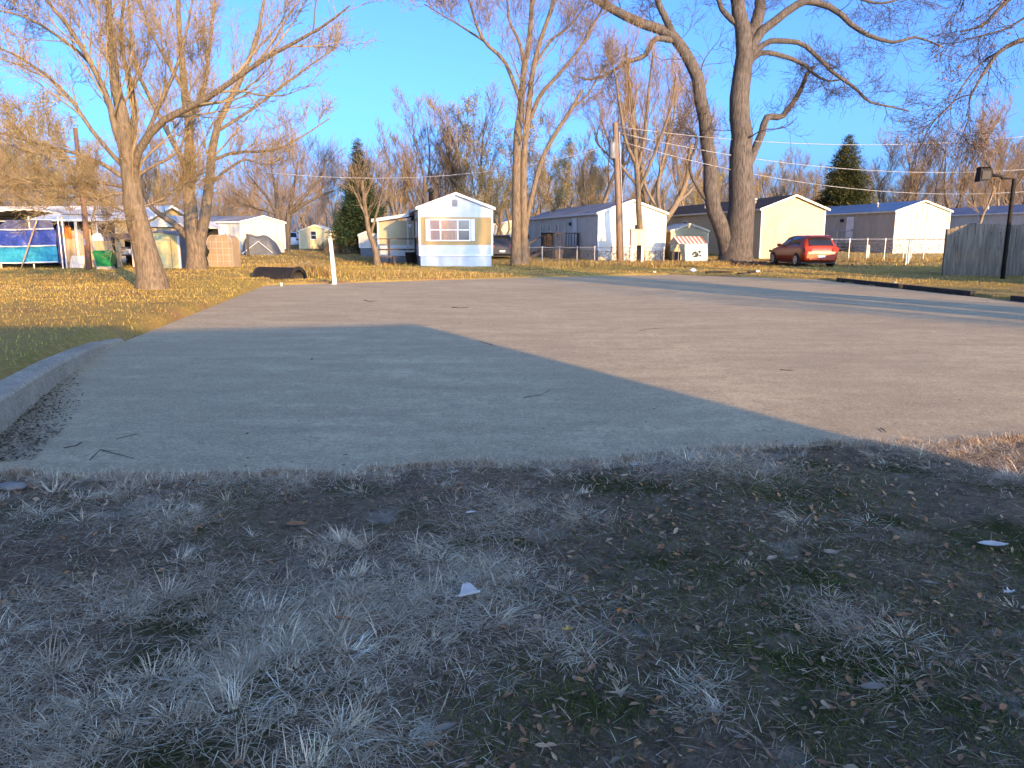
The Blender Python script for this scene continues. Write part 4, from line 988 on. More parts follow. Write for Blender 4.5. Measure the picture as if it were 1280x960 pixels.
make_car('hatchback_car', 'red orange hatchback car parked on the grass beside the large tree', place(1026, 335, 36.4), math.radians(4), 'red_paint')
make_car('parked_car', 'dark blue car parked right of the mustard banded home', place(628, 326, 48.0), math.radians(8), 'blue_car')
make_car('parked_car', 'white car parked behind the deck of the plain white home', place(655, 318, 63.0), math.radians(10), 'white_car')
make_car('parked_car', 'white car parked beyond the ditch next to the small cream shed', place(364, 320, 72.0), math.radians(14), 'white_car')
cw = gable_home('mobile_home', 'distant white home behind the dark blue car', 'mobile home', 606, 315, 72.0, 4, 5.5, 10.0, 2.1, 2.6, 'white_metal', 'brown_roof', 'grey_siding', 0.4)
cw2 = gable_home('mobile_home', 'distant cream home behind the tall twin trunk tree', 'mobile home', 650, 312, 84.0, 4, 5.0, 10.0, 2.6, 3.2, 'cream_siding', 'brown_roof', 'grey_siding', 0.4)

# ------------------------------------------------------------------ homes outside the frame whose shade lies on the slab and the grey fence
Cc = np.array((-1.49, 12.9)) - 24.0 * np.array((-0.485, 0.8746))
hb = gable_home('metal_building', 'tall tan ribbed metal building standing behind the front yard', 'building', 0, 0, 0, 103, 5.2, 24.0, 5.10, 5.25, 'tan_siding', 'grey_roof', 'grey_siding', 0.5,
                loc=(float(Cc[0] + 5.2 * math.sin(math.radians(13))), float(Cc[1] - 5.2 * math.cos(math.radians(13))), 0.03), ribs='v', over=0.0)
door(hb, 'left', 9.0, 9.9, 0.6, 2.6, off=0.02)
hr = gable_home('mobile_home', 'grey mobile home standing right of the slab', 'mobile home', 0, 0, 0, 8, 8.4, 9.0, 3.5, 4.5, 'grey_siding', 'dark_roof', 'grey_siding', 0.5, loc=(22.0, 13.0, 0.05), ribs='h')

# ------------------------------------------------------------------ overhead wires
def wire(label, a, b, sag, r=0.012):
    a, b = np.array(a), np.array(b); pts = []
    for k in range(25):
        s = k / 24; p = a * (1 - s) + b * s; p = p - np.array((0, 0, sag * 4 * s * (1 - s))); pts.append(p)
    o = MB().tube(pts, r, 4).build('overhead_wire', 'wire', None, True)
    tag(o, label, 'wire')
wire('upper overhead wire from the utility pole past the cedar', at(770, 158, 43.0), at(1420, 150, 50.0), 1.2, 0.018)
wire('middle overhead wire crossing in front of the cedar', at(770, 165, 43.0), at(1420, 195, 50.0), 1.5, 0.02)
wire('lower overhead wire above the cream home roof', at(770, 175, 43.0), at(1420, 222, 50.0), 1.8, 0.018)
wire('overhead wire from the utility pole to the red brown pole', at(769, 180, 43.0), at(96, 175, 31.0), 1.6, 0.012)
rp = thing('utility_pole', 'slim red brown wooden pole by the tan plank fence', 'pole', place(112, 341, 31.0), 0)
r0 = np.array(rp.location)
MB().tube([(0, 0, -0.2), at(106, 270, 31.0) - r0, at(94, 160, 31.0) - r0], [0.12, 0.105, 0.08], 9).build('pole', 'pole_red', rp, True)
MB().box(-0.05, 0.05, -0.16, -0.10, 1.0, 1.25).build('tag_plate', 'galvanised', rp)

# ------------------------------------------------------------------ trees
def norm(a): return a / (np.linalg.norm(a, axis=-1, keepdims=True) + 1e-9)
def tubes(P, R, n):
    """P (m,k,3), R (m,k) -> verts, quads of n-sided tapered tubes"""
    m, k, _ = P.shape
    T = np.empty_like(P); T[:, 1:-1] = P[:, 2:] - P[:, :-2]; T[:, 0] = P[:, 1] - P[:, 0]; T[:, -1] = P[:, -1] - P[:, -2]
    T = norm(T)
    mean = norm(P[:, -1] - P[:, 0])
    ref = np.where(np.abs(mean[:, 2:3]) < 0.8, np.array([[0, 0, 1.0]]), np.array([[1.0, 0, 0]]))[:, None, :]
    A = norm(np.cross(T, np.broadcast_to(ref, T.shape))); B = np.cross(T, A)
    ang = 2 * np.pi * np.arange(n) / n
    V = P[:, :, None, :] + R[:, :, None, None] * (np.cos(ang)[None, None, :, None] * A[:, :, None, :] + np.sin(ang)[None, None, :, None] * B[:, :, None, :])
    base = (np.arange(m) * k * n)[:, None, None]; ring = (np.arange(k - 1) * n)[None, :, None]; kk = np.arange(n)[None, None, :]
    a = base + ring + kk; b = base + ring + (kk + 1) % n
    Q = np.stack([a, b, b + n, a + n], -1).reshape(-1, 4)
    return V.reshape(-1, 3), Q
def spline(pts, k):
    """Catmull-Rom resample of (x,y,z,r) rows to k rows"""
    p = np.array(pts, float); p = np.vstack([2 * p[0] - p[1], p, 2 * p[-1] - p[-2]])
    n = len(p) - 3; out = []
    for t in np.linspace(0, n - 1e-6, k):
        i = int(t); f = t - i; a, b, c, d = p[i:i + 4]
        out.append(0.5 * (2 * b + (c - a) * f + (2 * a - 5 * b + 4 * c - d) * f * f + (3 * b - a - 3 * c + d) * f ** 3))
    o = np.array(out); o[:, 3] = np.maximum(o[:, 3], 0.004)
    return o
def sprout(rng, P, R, m, t0, t1, lr, ang, k, up, wig, rr, rmin, lmin=0.12, droop=0.0, lmax=9.0):
    """m side shoots per parent branch"""
    n = len(P); K = P.shape[1]
    plen = np.linalg.norm(np.diff(P, axis=1), axis=-1).sum(1)
    par = np.repeat(np.arange(n), m)
    t = t0 + (t1 - t0) * ((np.tile(np.arange(m), n) + rng.uniform(0, 1, n * m)) / m)
    f = t * (K - 1); i = np.minimum(f.astype(int), K - 2); f = (f - i)[:, None]
    pos = P[par, i] * (1 - f) + P[par, i + 1] * f
    rad = R[par, i] * (1 - f[:, 0]) + R[par, i + 1] * f[:, 0]
    T = norm(P[par, i + 1] - P[par, i])
    N = norm(np.cross(T, rng.normal(size=T.shape)))
    a = np.radians(rng.uniform(ang[0], ang[1], len(par)))[:, None]
    d = norm(np.cos(a) * T + np.sin(a) * N + np.array([0, 0, up]))
    L = np.clip(plen[par] * (1.0 - 0.62 * t) * rng.uniform(lr[0], lr[1], len(par)), lmin, lmax)
    pts = [pos]; p = pos
    for j in range(1, k):
        d = norm(d + rng.normal(size=d.shape) * wig + np.array([0, 0, up * 0.35 - droop * j / k]))
        p = p + d * (L / (k - 1))[:, None]; pts.append(p)
    Pn = np.stack(pts, 1)
    r0 = np.clip(np.minimum(rad * rr, L * 0.0125 + 0.002), rmin, None)
    Rn = r0[:, None] * (1 - np.linspace(0, 1, k)[None, :] * 0.75); Rn = np.maximum(Rn, rmin * 0.6)
    return Pn, Rn
def leaves_on(rng, P, n, size, cols, spread=0.1):
    """n small leaves scattered near the tips of branches P"""
    i = rng.randint(0, len(P), n); j = rng.randint(1, P.shape[1], n)
    c = P[i, j] + rng.normal(size=(n, 3)) * spread
    a = norm(rng.normal(size=(n, 3))); b = norm(np.cross(a, rng.normal(size=(n, 3))))
    s = size * rng.uniform(0.6, 1.3, (n, 1))
    V = np.stack([c - a * s, c + b * s * 0.5, c + a * s, c - b * s * 0.5 + np.cross(a, b) * s * 0.25], 1).reshape(-1, 3)
    Q = np.arange(n * 4).reshape(n, 4)
    C = np.array(cols)[rng.randint(0, len(cols), n)] * rng.uniform(0.75, 1.25, (n, 1))
    return V, Q, np.repeat(C, 4, 0)
def join(parts):
    V = []; Q = []; b = 0
    for v, q in parts: V.append(v); Q.append(q + b); b += len(v)
    return np.concatenate(V), np.concatenate(Q)
def hero_tree(label, Y, limbs, trunk_n, bark, twig, seed, rmin, levels, wob_y=0.6, leaf=None, up=0.25, base_uv=None, name='bare_tree', k0=14, droop=0.0, flare=True, lmax=4.0, thin=(1.0, 1.0)):
    """limbs: list of (pixel path [(u, v[, dy])], r0 px, r1 px) at distance Y; first trunk_n limbs are the trunk mesh"""
    rng = np.random.RandomState(seed); s = px(Y)
    main = []
    for li_, (path, r0, r1) in enumerate(limbs):
        k_ = thin[0] if li_ < trunk_n else thin[1]; r0, r1 = r0 * k_, r1 * k_; rows = []
        dy0 = rng.uniform(-1, 1) * wob_y * (li_ >= trunk_n)
        for i, q in enumerate(path):
            f = i / (len(path) - 1)
            dy = q[2] if len(q) > 2 else dy0 * f * len(path) * 0.22
            w = at(q[0], q[1], Y + dy)
            rows.append((*w, (r0 * (1 - f) + r1 * f) * s))
        main.append(spline(rows, k0))
    b = base_uv or limbs[0][0][0]
    bx = at(b[0], b[1], Y); loc = np.array((bx[0], Y, hz(bx[0], Y)))
    if flare:
        for mrow in main[:trunk_n]:
            if mrow[0, 2] < loc[2] + 0.6:
                mrow[0, 2] = loc[2] - 0.15
                mrow[0, 3] *= 1.3; mrow[1, 3] *= 1.06
    A = np.array(main) - np.concatenate([loc, [0]])
    # a little natural wander along the limbs
    wn_ = rng.normal(size=A[:, 2:-1, :3].shape) * (A[:, 2:-1, 3:4] * 0.09)
    A[:, 2:-1, :3] += wn_
    t = thing(name, label, 'tree', loc)
    v, q = tubes(A[:trunk_n, :, :3], A[:trunk_n, :, 3], 14); mesh_np('trunk', v, [q], bark, t, smooth=True)
    parts = []
    if len(A) > trunk_n: parts.append(tubes(A[trunk_n:, :, :3], A[trunk_n:, :, 3], 9))
    if parts:
        v, q = join(parts); mesh_np('limbs', v, [q], bark, t, smooth=True)
    P, R = A[:, :, :3], A[:, :, 3]; tw = []; allP = []
    for li, lv in enumerate(levels):
        P, R = sprout(rng, P, R, lv['m'], lv.get('t0', 0.25), lv.get('t1', 1.0), lv['lr'], lv.get('ang', (25, 60)), lv.get('k', 6), lv.get('up', up), lv.get('wig', 0.11), lv.get('rr', 0.55), rmin, lv.get('lmin', (0.9, 0.7, 0.5, 0.36)[li] * max(0.7, Y / 36.0)), droop, lv.get('lmax', lmax))
        if li == 0:   # keep limbs from growing out of the bare lower trunk
            z = P[:, 0, 2]; keep = z > lv.get('zmin', 1.6); P, R = P[keep], R[keep]
        tw.append(tubes(P, R, 5 if li == 0 else (4 if li == 1 else 3))); allP.append(P)
    v, q = join(tw); mesh_np('crown', v, [q], twig, t)
    if leaf:
        v, q, c = leaves_on(rng, P, leaf[0], leaf[1], leaf[2], leaf[3] if len(leaf) > 3 else 0.1); o = mesh_np('leaves', v, [q], 'foliage', t, tint=c); o['kind'] = 'stuff'
    return t
LV = lambda a, b, c, d=None: [a, b, c] + ([d] if d else [])

# spreading tree on the left lawn
hero_tree('low forking bare tree with a leaning trunk on the left lawn', 20.5, [
    ([(192, 363), (187, 335), (180, 305), (170, 268), (164, 235), (162, 206), (158, 172), (151, 137), (144, 96), (137, 45), (136, 0), (133, -70)], 18, 1.6),
    ([(160, 205), (144, 161), (136, 127), (113, 79), (86, 34), (58, 0), (20, -50)], 6.5, 1.8),
    ([(164, 208), (165, 165), (168, 130), (158, 86), (151, 45), (155, 0), (160, -50)], 5.5, 1.6),
    ([(166, 214), (178, 179), (203, 151), (237, 134), (268, 117), (302, 93), (333, 72), (378, 48), (412, 27), (437, 7)], 7.5, 1.0),
    ([(160, 226), (130, 206), (96, 192), (41, 178), (-20, 160), (-60, 150)], 4, 1.2),
    ([(164, 240), (140, 243), (124, 248), (117, 266), (112, 285)], 3.2, 0.8),
    ([(113, 79), (86, 55), (40, 25), (0, 13), (-40, 0)], 3, 1.0),
    ([(163, 226), (190, 208), (222, 190), (236, 155), (250, 115), (262, 80)], 3, 0.9),
    ([(174, 190), (200, 130), (222, 80), (235, 30), (245, -25)], 4, 1.2),
    ([(160, 215), (120, 170), (85, 120), (45, 85), (0, 60), (-40, 50)], 4, 1.0),
    ([(165, 236), (120, 228), (70, 232), (20, 222), (-20, 228)], 3, 0.8),
    ([(168, 262), (200, 250), (225, 232), (245, 226)], 2.6, 0.8),
    ([(170, 268), (150, 262), (110, 246), (70, 250), (30, 258)], 2.4, 0.7),
    ], 1, 'bark_tan', 'twig_yellow', 21, 0.0062,
    [dict(m=11, lr=(0.3, 0.6), t0=0.2, zmin=1.7, ang=(20, 55), k=8), dict(m=6, lr=(0.4, 0.7), t0=0.12, ang=(20, 50), k=6), dict(m=5, lr=(0.5, 0.85), t0=0.1, ang=(20, 50), k=5, rr=0.7), dict(m=3, lr=(0.6, 1.0), t0=0.15, k=3, rr=0.8)],
    wob_y=1.2, leaf=(2600, 0.022, [(0.30, 0.24, 0.08), (0.22, 0.15, 0.06)], 0.05), up=0.16, thin=(0.92, 0.68), lmax=2.6)
# twin trunk tree behind it
hero_tree('sunlit bare tree forking low beside the yellow shed', 31.5, [
    ([(246, 338), (244, 318), (241, 302), (239, 280), (236, 255), (235, 225), (238, 190), (236, 150), (230, 110), (225, 50), (222, -10)], 13, 2.6),
    ([(249, 335), (249, 310), (256, 275), (261, 235), (264, 200), (268, 170), (280, 140), (300, 100), (320, 50), (330, 0)], 9, 1.8),
    ([(238, 300), (219, 281), (200, 268), (186, 255), (178, 230), (172, 200)], 5.5, 1.5),
    ([(265, 200), (275, 197), (292, 191), (344, 187), (375, 172), (412, 148)], 3, 0.8),
    ([(235, 225), (228, 200), (213, 172), (192, 131), (172, 89), (165, 52), (160, 0)], 4.5, 1.3),
    ([(262, 232), (280, 215), (305, 200), (330, 205), (350, 200)], 2.5, 0.7),
    ([(237, 150), (255, 110), (262, 60), (268, 0), (270, -40)], 3.5, 1.2),
    ([(270, 165), (310, 140), (350, 110), (390, 80), (420, 60)], 2.6, 0.8),
    ([(231, 115), (205, 70), (185, 30), (170, -20)], 3, 1.0),
    ], 2, 'bark_tan', 'twig_yellow', 22, 0.0075,
    [dict(m=10, lr=(0.25, 0.5), t0=0.28, zmin=2.0, k=8, ang=(20, 50)), dict(m=7, lr=(0.4, 0.7), t0=0.12, ang=(20, 50)), dict(m=4, lr=(0.45, 0.8), t0=0.12, k=5, rr=0.7), dict(m=2, lr=(0.5, 0.9), t0=0.2, k=3, rr=0.8)],
    wob_y=1.5, up=0.2, thin=(0.85, 0.8), lmax=3.2)
# tall three-stemmed tree right of the mustard home
hero_tree('tall slender three-stemmed bare tree between two mobile homes', 38.5, [
    ([(646, 329), (645, 290), (646, 240), (647, 172), (651, 131), (656, 82), (663, 41), (665, 0), (668, -60)], 9, 2.4),
    ([(655, 329), (655, 285), (654, 240), (656, 189), (660, 144), (665, 96), (672, 62), (685, 21), (692, 0), (702, -40)], 7, 2.0),
    ([(651, 326), (654, 300), (663, 254), (675, 206), (685, 182), (702, 155), (716, 134), (727, 113)], 5.2, 2.6),
    ([(651, 127), (641, 100), (630, 76), (606, 52), (596, 31), (586, 0), (575, -30)], 4, 1.3),
    ([(663, 148), (675, 120), (692, 100), (713, 76), (730, 52), (744, 27), (760, -5)], 4, 1.2),
    ([(655, 82), (649, 52), (637, 27), (634, 0), (628, -40)], 3.2, 1.2),
    ([(717, 134), (735, 118), (748, 95), (760, 80)], 2.0, 0.8),
    ([(669, 80), (690, 50), (715, 30), (740, -10)], 2.6, 1.0),
    ([(606, 52), (580, 35), (555, 20), (530, 5)], 2.0, 0.7),
    ], 3, 'bark_tan', 'twig_grey', 23, 0.0085,
    [dict(m=10, lr=(0.16, 0.36), t0=0.34, zmin=5.0, k=8, ang=(25, 55)), dict(m=7, lr=(0.4, 0.7), t0=0.15), dict(m=4, lr=(0.45, 0.8), t0=0.12, k=5, rr=0.7), dict(m=2, lr=(0.5, 0.9), t0=0.2, k=3, rr=0.8)],
    wob_y=1.2, up=0.2, thin=(0.72, 0.68), lmax=3.6)
# big dark tree beside the red car
hero_tree('massive dark barked bare tree forking near the ground beside the red car', 44.5, [
    ([(919, 331), (923, 300), (926, 265), (926, 236), (926, 205), (926, 177), (925, 139), (929, 84), (932, 55), (926, 25), (921, 0), (916, -60)], 18, 6.5),
    ([(913, 330), (908, 305), (900, 280), (892, 253), (888, 211), (883, 169), (877, 127), (871, 93), (858, 68), (841, 44), (812, 32), (778, 19), (753, 4), (725, -14)], 10.5, 4.2),
    ([(931, 66), (947, 25), (951, 0), (958, -60)], 9, 5.5),
    ([(931, 74), (950, 42), (964, 30), (993, 8), (1014, 2), (1044, 13), (1069, 34), (1090, 46), (1120, 53), (1145, 46), (1179, 59)], 6.5, 0.9),
    ([(929, 82), (955, 55), (976, 51), (1002, 55), (1023, 72), (1044, 93), (1069, 110), (1086, 127), (1111, 133), (1137, 139)], 4.2, 0.8),
    ([(928, 90), (951, 66), (985, 72), (1006, 82), (1018, 93), (1035, 101), (1060, 98)], 4.0, 0.8),
    ([(926, 228), (938, 200), (951, 169), (959, 146), (976, 146), (989, 131), (1002, 110), (1010, 91), (1018, 84)], 6.0, 2.0),
    ([(846, 52), (831, 21), (822, 0), (812, -50)], 5.2, 3.0),
    ([(845, 51), (820, 49), (805, 70), (782, 78), (765, 89), (740, 99), (722, 96)], 4.2, 0.9),
    ([(892, 262), (871, 232), (862, 207), (871, 177), (866, 165), (856, 158)], 2.8, 1.0),
    ([(1014, 2), (1050, -8), (1100, 4), (1150, -10)], 2.6, 0.9),
    ([(926, 34), (905, 15), (895, -10), (885, -40)], 4, 2),
    ], 2, 'bark_big', 'twig_dark', 24, 0.0095,
    [dict(m=9, lr=(0.14, 0.32), t0=0.40, zmin=5.5, k=9, ang=(30, 65), wig=0.22, up=0.05), dict(m=6, lr=(0.4, 0.7), t0=0.15, wig=0.22, up=0.05), dict(m=4, lr=(0.45, 0.8), t0=0.15, k=5, rr=0.7, up=0.05, wig=0.2), dict(m=2, lr=(0.5, 0.9), t0=0.2, k=3, rr=0.8)],
    wob_y=1.0, up=0.08, thin=(0.98, 0.9), lmax=3.6, k0=20)
# slender tree in front of the white home's end wall and one behind it
hero_tree('slim bare tree standing in front of the plain white home', 43.6, [
    ([(801, 330), (800, 290), (798, 241), (795, 203), (793, 170), (790, 130), (785, 90), (782, 55)], 4.2, 1.0),
    ([(796, 215), (805, 175), (809, 140), (812, 103), (816, 70)], 2.4, 0.9),
    ([(795, 205), (782, 175), (776, 140), (770, 100), (765, 75)], 2.2, 0.9),
    ([(798, 240), (815, 200), (828, 165), (840, 130), (845, 95)], 2.2, 0.8),
    ([(797, 232), (775, 205), (762, 180), (752, 150)], 1.8, 0.7),
    ], 1, 'bark_tan', 'twig_tan', 25, 0.009,
    [dict(m=9, lr=(0.25, 0.5), t0=0.32, zmin=4.0, ang=(15, 40)), dict(m=6, lr=(0.45, 0.75), t0=0.15, ang=(15, 40)), dict(m=4, lr=(0.5, 0.9), k=5, rr=0.7)], wob_y=0.8, up=0.3, lmax=3.2)
hero_tree('leaning sunlit bare tree rising behind the plain white home', 62.0, [
    ([(826, 318), (828, 285), (846, 254), (857, 229), (861, 205), (864, 180)], 5, 3),
    ([(829, 283), (822, 240), (830, 195), (842, 150), (846, 105)], 3.4, 1),
    ([(846, 254), (866, 235), (880, 205), (890, 170)], 2.4, 0.9),
    ([(826, 270), (806, 230), (800, 190), (790, 150)], 2.6, 0.9),
    ], 1, 'bark_pale', 'twig_tan', 26, 0.012,
    [dict(m=9, lr=(0.3, 0.6), t0=0.25, zmin=3.0, ang=(15, 45)), dict(m=7, lr=(0.45, 0.75), t0=0.15, ang=(15, 45)), dict(m=5, lr=(0.5, 0.9), k=5, rr=0.7)], wob_y=1.2, up=0.25, thin=(0.8, 0.8), lmax=4.5)
# small dark round tree by the ditch sheds
hero_tree('dark rounded bare tree between grey tarpaulin heap and small cream shed', 58.0, [
    ([(349, 325), (350, 300), (349, 282), (345, 262)], 6.5, 4),
    ([(360, 325), (359, 300), (360, 280), (362, 262)], 4.5, 3.5),
    ([(347, 270), (335, 248), (322, 232), (312, 220)], 3, 1),
    ([(347, 265), (345, 240), (340, 215), (338, 200)], 3, 1),
    ([(361, 266), (366, 240), (370, 218), (372, 202)], 3, 1),
    ([(361, 268), (380, 255), (400, 245), (418, 238)], 3, 1),
    ([(361, 266), (385, 240), (398, 225), (405, 212)], 3, 1),
    ([(348, 268), (328, 262), (315, 258), (305, 255)], 2.4, 1),
    ], 2, 'bark_big', 'twig_grey', 27, 0.012,
    [dict(m=11, lr=(0.5, 0.9), t0=0.2, zmin=2.2, ang=(25, 60), k=7), dict(m=8, lr=(0.45, 0.75), t0=0.12), dict(m=5, lr=(0.5, 0.85), k=5, rr=0.7)], wob_y=2.0, up=0.25, thin=(0.9, 0.8), lmax=3.2)
# young tree by the porch
hero_tree('thin crooked young tree in front of the porch deck', 38.6, [
    ([(472, 334), (469, 312), (462, 292), (458, 272), (455, 248), (453, 225)], 3.8, 1.6),
    ([(463, 294), (470, 270), (476, 245), (482, 222)], 1.8, 0.7), ([(458, 272), (448, 250), (440, 232)], 1.6, 0.6), ([(455, 250), (464, 228), (468, 205)], 1.5, 0.6),
    ], 1, 'bark_tan', 'twig_grey', 28, 0.009,
    [dict(m=7, lr=(0.3, 0.6), t0=0.35, zmin=1.8, ang=(20, 55)), dict(m=5, lr=(0.4, 0.7), t0=0.2), dict(m=3, lr=(0.4, 0.7), k=5)], wob_y=0.6, up=0.2, lmax=1.8)
# tree outside the frame on the right whose drooping leafy branches enter the sky
hero_tree('bare tree with drooping twigs and last brown leaves right of the slab', 21.0, [
    ([(1448, 380), (1440, 300), (1430, 200), (1425, 100), (1420, 0), (1415, -120)], 17, 7),
    ([(1428, 130), (1380, 70), (1330, 40), (1280, 49), (1250, 64), (1229, 93), (1212, 122)], 6, 1.3),
    ([(1250, 64), (1225, 80), (1205, 105), (1185, 135), (1150, 165)], 1.7, 0.6),
    ([(1214, 118), (1195, 125), (1165, 155), (1150, 185)], 1.2, 0.5), ([(1212, 122), (1210, 150), (1200, 175)], 1.1, 0.5),
    ([(1425, 60), (1370, 0), (1310, -30), (1260, 0), (1230, 30), (1200, 40)], 6, 1.0),
    ([(1330, 40), (1290, 20), (1260, 35), (1225, 45), (1190, 55)], 2.0, 0.6),
    ([(1422, 0), (1340, -60), (1260, -60), (1215, -20), (1200, 15)], 6, 0.8),
    ([(1426, 80), (1480, 20), (1540, -40), (1580, -90)], 7, 2),
    ], 1, 'bark_big', 'twig_dark', 29, 0.0048,
    [dict(m=9, lr=(0.14, 0.34), t0=0.38, zmin=4.0, ang=(20, 60), k=8, up=0.0), dict(m=6, lr=(0.4, 0.7), t0=0.15, up=0.0), dict(m=5, lr=(0.5, 0.9), k=5, rr=0.7, up=0.0)],
    wob_y=0.8, up=0.0, droop=0.10, leaf=(1500, 0.035, [(0.20, 0.11, 0.06), (0.30, 0.18, 0.10), (0.16, 0.10, 0.06)], 0.05), thin=(1.0, 0.8), lmax=2.2)

# generic bare trees for the wood behind and for the shade from outside the frame
def bare_proto(seed, height, spread, stems, bark, twig, rmin, m=(10, 7, 5, 2), name='bare_tree', lean=0.1, leaf=None, thick=1.0, foot=0.12):
    rng = np.random.RandomState(seed); rows = []
    for i in range(stems):
        a = rng.uniform(0, 6.28); k = (0.0 if stems == 1 else spread * 0.35)
        p0 = np.array((foot * math.cos(a) * (stems > 1), foot * math.sin(a) * (stems > 1), -0.25)); r = thick * height * 0.0115 * rng.uniform(0.8, 1.2)
        tip = np.array((math.cos(a) * k * rng.uniform(0.5, 1.2) + rng.normal() * lean, math.sin(a) * k * rng.uniform(0.5, 1.2) + rng.normal() * lean, height * rng.uniform(0.62, 0.82)))
        pts = []
        for f in np.linspace(0, 1, 7):
            p = p0 * (1 - f) + tip * f + rng.normal(size=3) * 0.02 * height * (0 < f < 1)
            p[2] = p0[2] * (1 - f) + tip[2] * f; pts.append((*p, r * (1.35 if f == 0 else 1 - 0.85 * f)))
        rows.append(spline(pts, 14))
    A = np.array(rows); t = thing(name, '', 'tree')
    v, q = tubes(A[:, :, :3], A[:, :, 3], 8); mesh_np('trunk', v, [q], bark, t, smooth=True)
    P, R = A[:, :, :3], A[:, :, 3]; parts = []
    for li, mm in enumerate(m):
        P, R = sprout(rng, P, R, mm if li else max(6, int(mm * 2 / max(1, stems))), 0.28 if li == 0 else 0.15, 1.0, (0.35, 0.62) if li == 0 else (0.45, 0.78), (18, 52), 7 if li == 0 else 5, 0.3, 0.15, 0.5 if li < 2 else 0.7, rmin, 0.3, 0, spread * 1.3)
        parts.append(tubes(P, R, 4 if li == 0 else 3))
    v, q = join(parts); mesh_np('crown', v, [q], twig, t)
    if leaf:
        v, q, c = leaves_on(rng, P, leaf[0], leaf[1], leaf[2], leaf[3]); o = mesh_np('leaves', v, [q], 'foliage', t, tint=c); o['kind'] = 'stuff'
    return t
YG = [(0.26, 0.23, 0.07), (0.34, 0.28, 0.09), (0.20, 0.18, 0.06)]
protos = [bare_proto(41, 12, 3.6, 1, 'bark_pale', 'twig_tan', 0.010), bare_proto(42, 12, 3.8, 2, 'bark_pale', 'twig_tan', 0.010),
          bare_proto(43, 12, 3.4, 3, 'bark_tan', 'twig_grey', 0.010), bare_proto(44, 12, 4.2, 2, 'bark_tan', 'twig_yellow', 0.010, leaf=(5000, 0.06, YG, 0.2)),
          bare_proto(45, 12, 4.4, 4, 'bark_pale', 'twig_yellow', 0.010, m=(11, 8, 5, 2)), bare_proto(46, 12, 4.0, 3, 'bark_tan', 'twig_grey', 0.010, m=(11, 8, 5, 2))]
LAB = ['pale barked bare tree with a single trunk in the wood behind the homes', 'pale barked bare tree with two stems in the wood behind the homes', 'tan barked bare tree with three slim stems in the wood behind the homes',
       'bare tree still dotted with olive leaves in the wood behind the homes', 'bushy many-stemmed bare tree with yellowish twigs in the wood behind the homes', 'bushy grey twigged bare tree in the wood behind the homes']
for p, l in zip(protos, LAB): p['label'] = l; p['group'] = 'bare trees in the wood behind the homes'
used = [False] * 6
def put(k, x, y, h, rot, zs=1.0, label=None, group=None):
    if not used[k]: o = protos[k]; used[k] = True
    else: o = dup(protos[k])
    s = h / 12.0
    o.location = (float(x), float(y), hz(x, y)); o.rotation_euler = (0, 0, rot); o.scale = (s * zs, s * zs, s)
    if label: o['label'] = label
    if group: o['group'] = group
    return o
rw = random.Random(5)
KIND = ['pale barked bare tree with a single trunk ', 'pale barked bare tree with two stems ', 'tan barked bare tree with three slim stems ', 'bare tree dotted with olive leaves ', 'bushy bare tree with yellowish twigs ', 'bushy grey twigged bare tree ']
def behind(u):
    for lim, s in ((60, 'behind the blue tarpaulin shelter'), (160, 'behind the tan plank fence'), (300, 'behind the long white home'), (430, 'behind the small cream shed'), (505, 'behind the dark spruce'), (600, 'behind the mustard banded home'),
                   (665, 'behind the tall three-stemmed tree'), (760, 'behind the roof of the plain white home'), (830, 'behind the gable of the plain white home'), (920, 'behind the massive dark tree'), (1030, 'behind the cream home'), (1110, 'behind the cedar'), (1190, 'behind the blue roofed home')):
        if u < lim: return s
    return 'behind the slate roofed home'
# (u, v of the crown top, Y, kind): trees one can tell apart
for u, v, Y, k in ((30, 118, 46, 3), (85, 150, 50, 3), (-20, 130, 44, 4), (130, 190, 60, 4), (20, 70, 58, 3), (190, 175, 66, 5),
                   (285, 215, 75, 1), (322, 235, 80, 0), (392, 250, 82, 2), (415, 225, 88, 5), (500, 150, 66, 4), (540, 130, 64, 5), (585, 105, 62, 4), (560, 165, 70, 1),
                   (470, 190, 74, 2), (615, 120, 60, 3), (632, 190, 56, 3), (690, 175, 62, 3), (725, 165, 66, 4), (700, 215, 78, 1), (750, 190, 74, 3), (775, 90, 70, 1), (812, 75, 68, 2), (850, 110, 72, 0),
                   (870, 200, 76, 3), (905, 190, 82, 5), (955, 185, 78, 4), (985, 195, 84, 5), (1015, 205, 90, 4), (1100, 180, 92, 0), (1130, 165, 88, 2), (1155, 170, 86, 1), (1185, 160, 90, 2), (1215, 155, 84, 0),
                   (1245, 165, 80, 1), (1270, 150, 86, 5), (1300, 160, 84, 4), (1340, 165, 88, 2), (1225, 150, 46, 0)):
    p = at(u, 300, Y); z = hz(p[0], Y); hgt = at(u, v, Y)[2] - z
    put(k, p[0], Y, max(4.0, hgt * 1.18), rw.uniform(0, 6.28), 1.15, KIND[k] + behind(u))
# the wood closing the view farther back
for i in range(84):
    u = -260 + i * 21.4 + rw.uniform(-10, 10); Y = rw.uniform(100, 135); p = at(u, 300, Y); z = hz(p[0], Y)
    v = 200 + rw.uniform(-26, 22) + (22 if 230 < u < 440 else 0)
    kk = rw.choice((0, 2, 4, 5, 4, 5)); put(kk, p[0], Y, at(u, v, Y)[2] - z, rw.uniform(0, 6.28), 1.5, KIND[kk] + 'in the far row beyond all the homes', 'far row of bare trees beyond the homes')
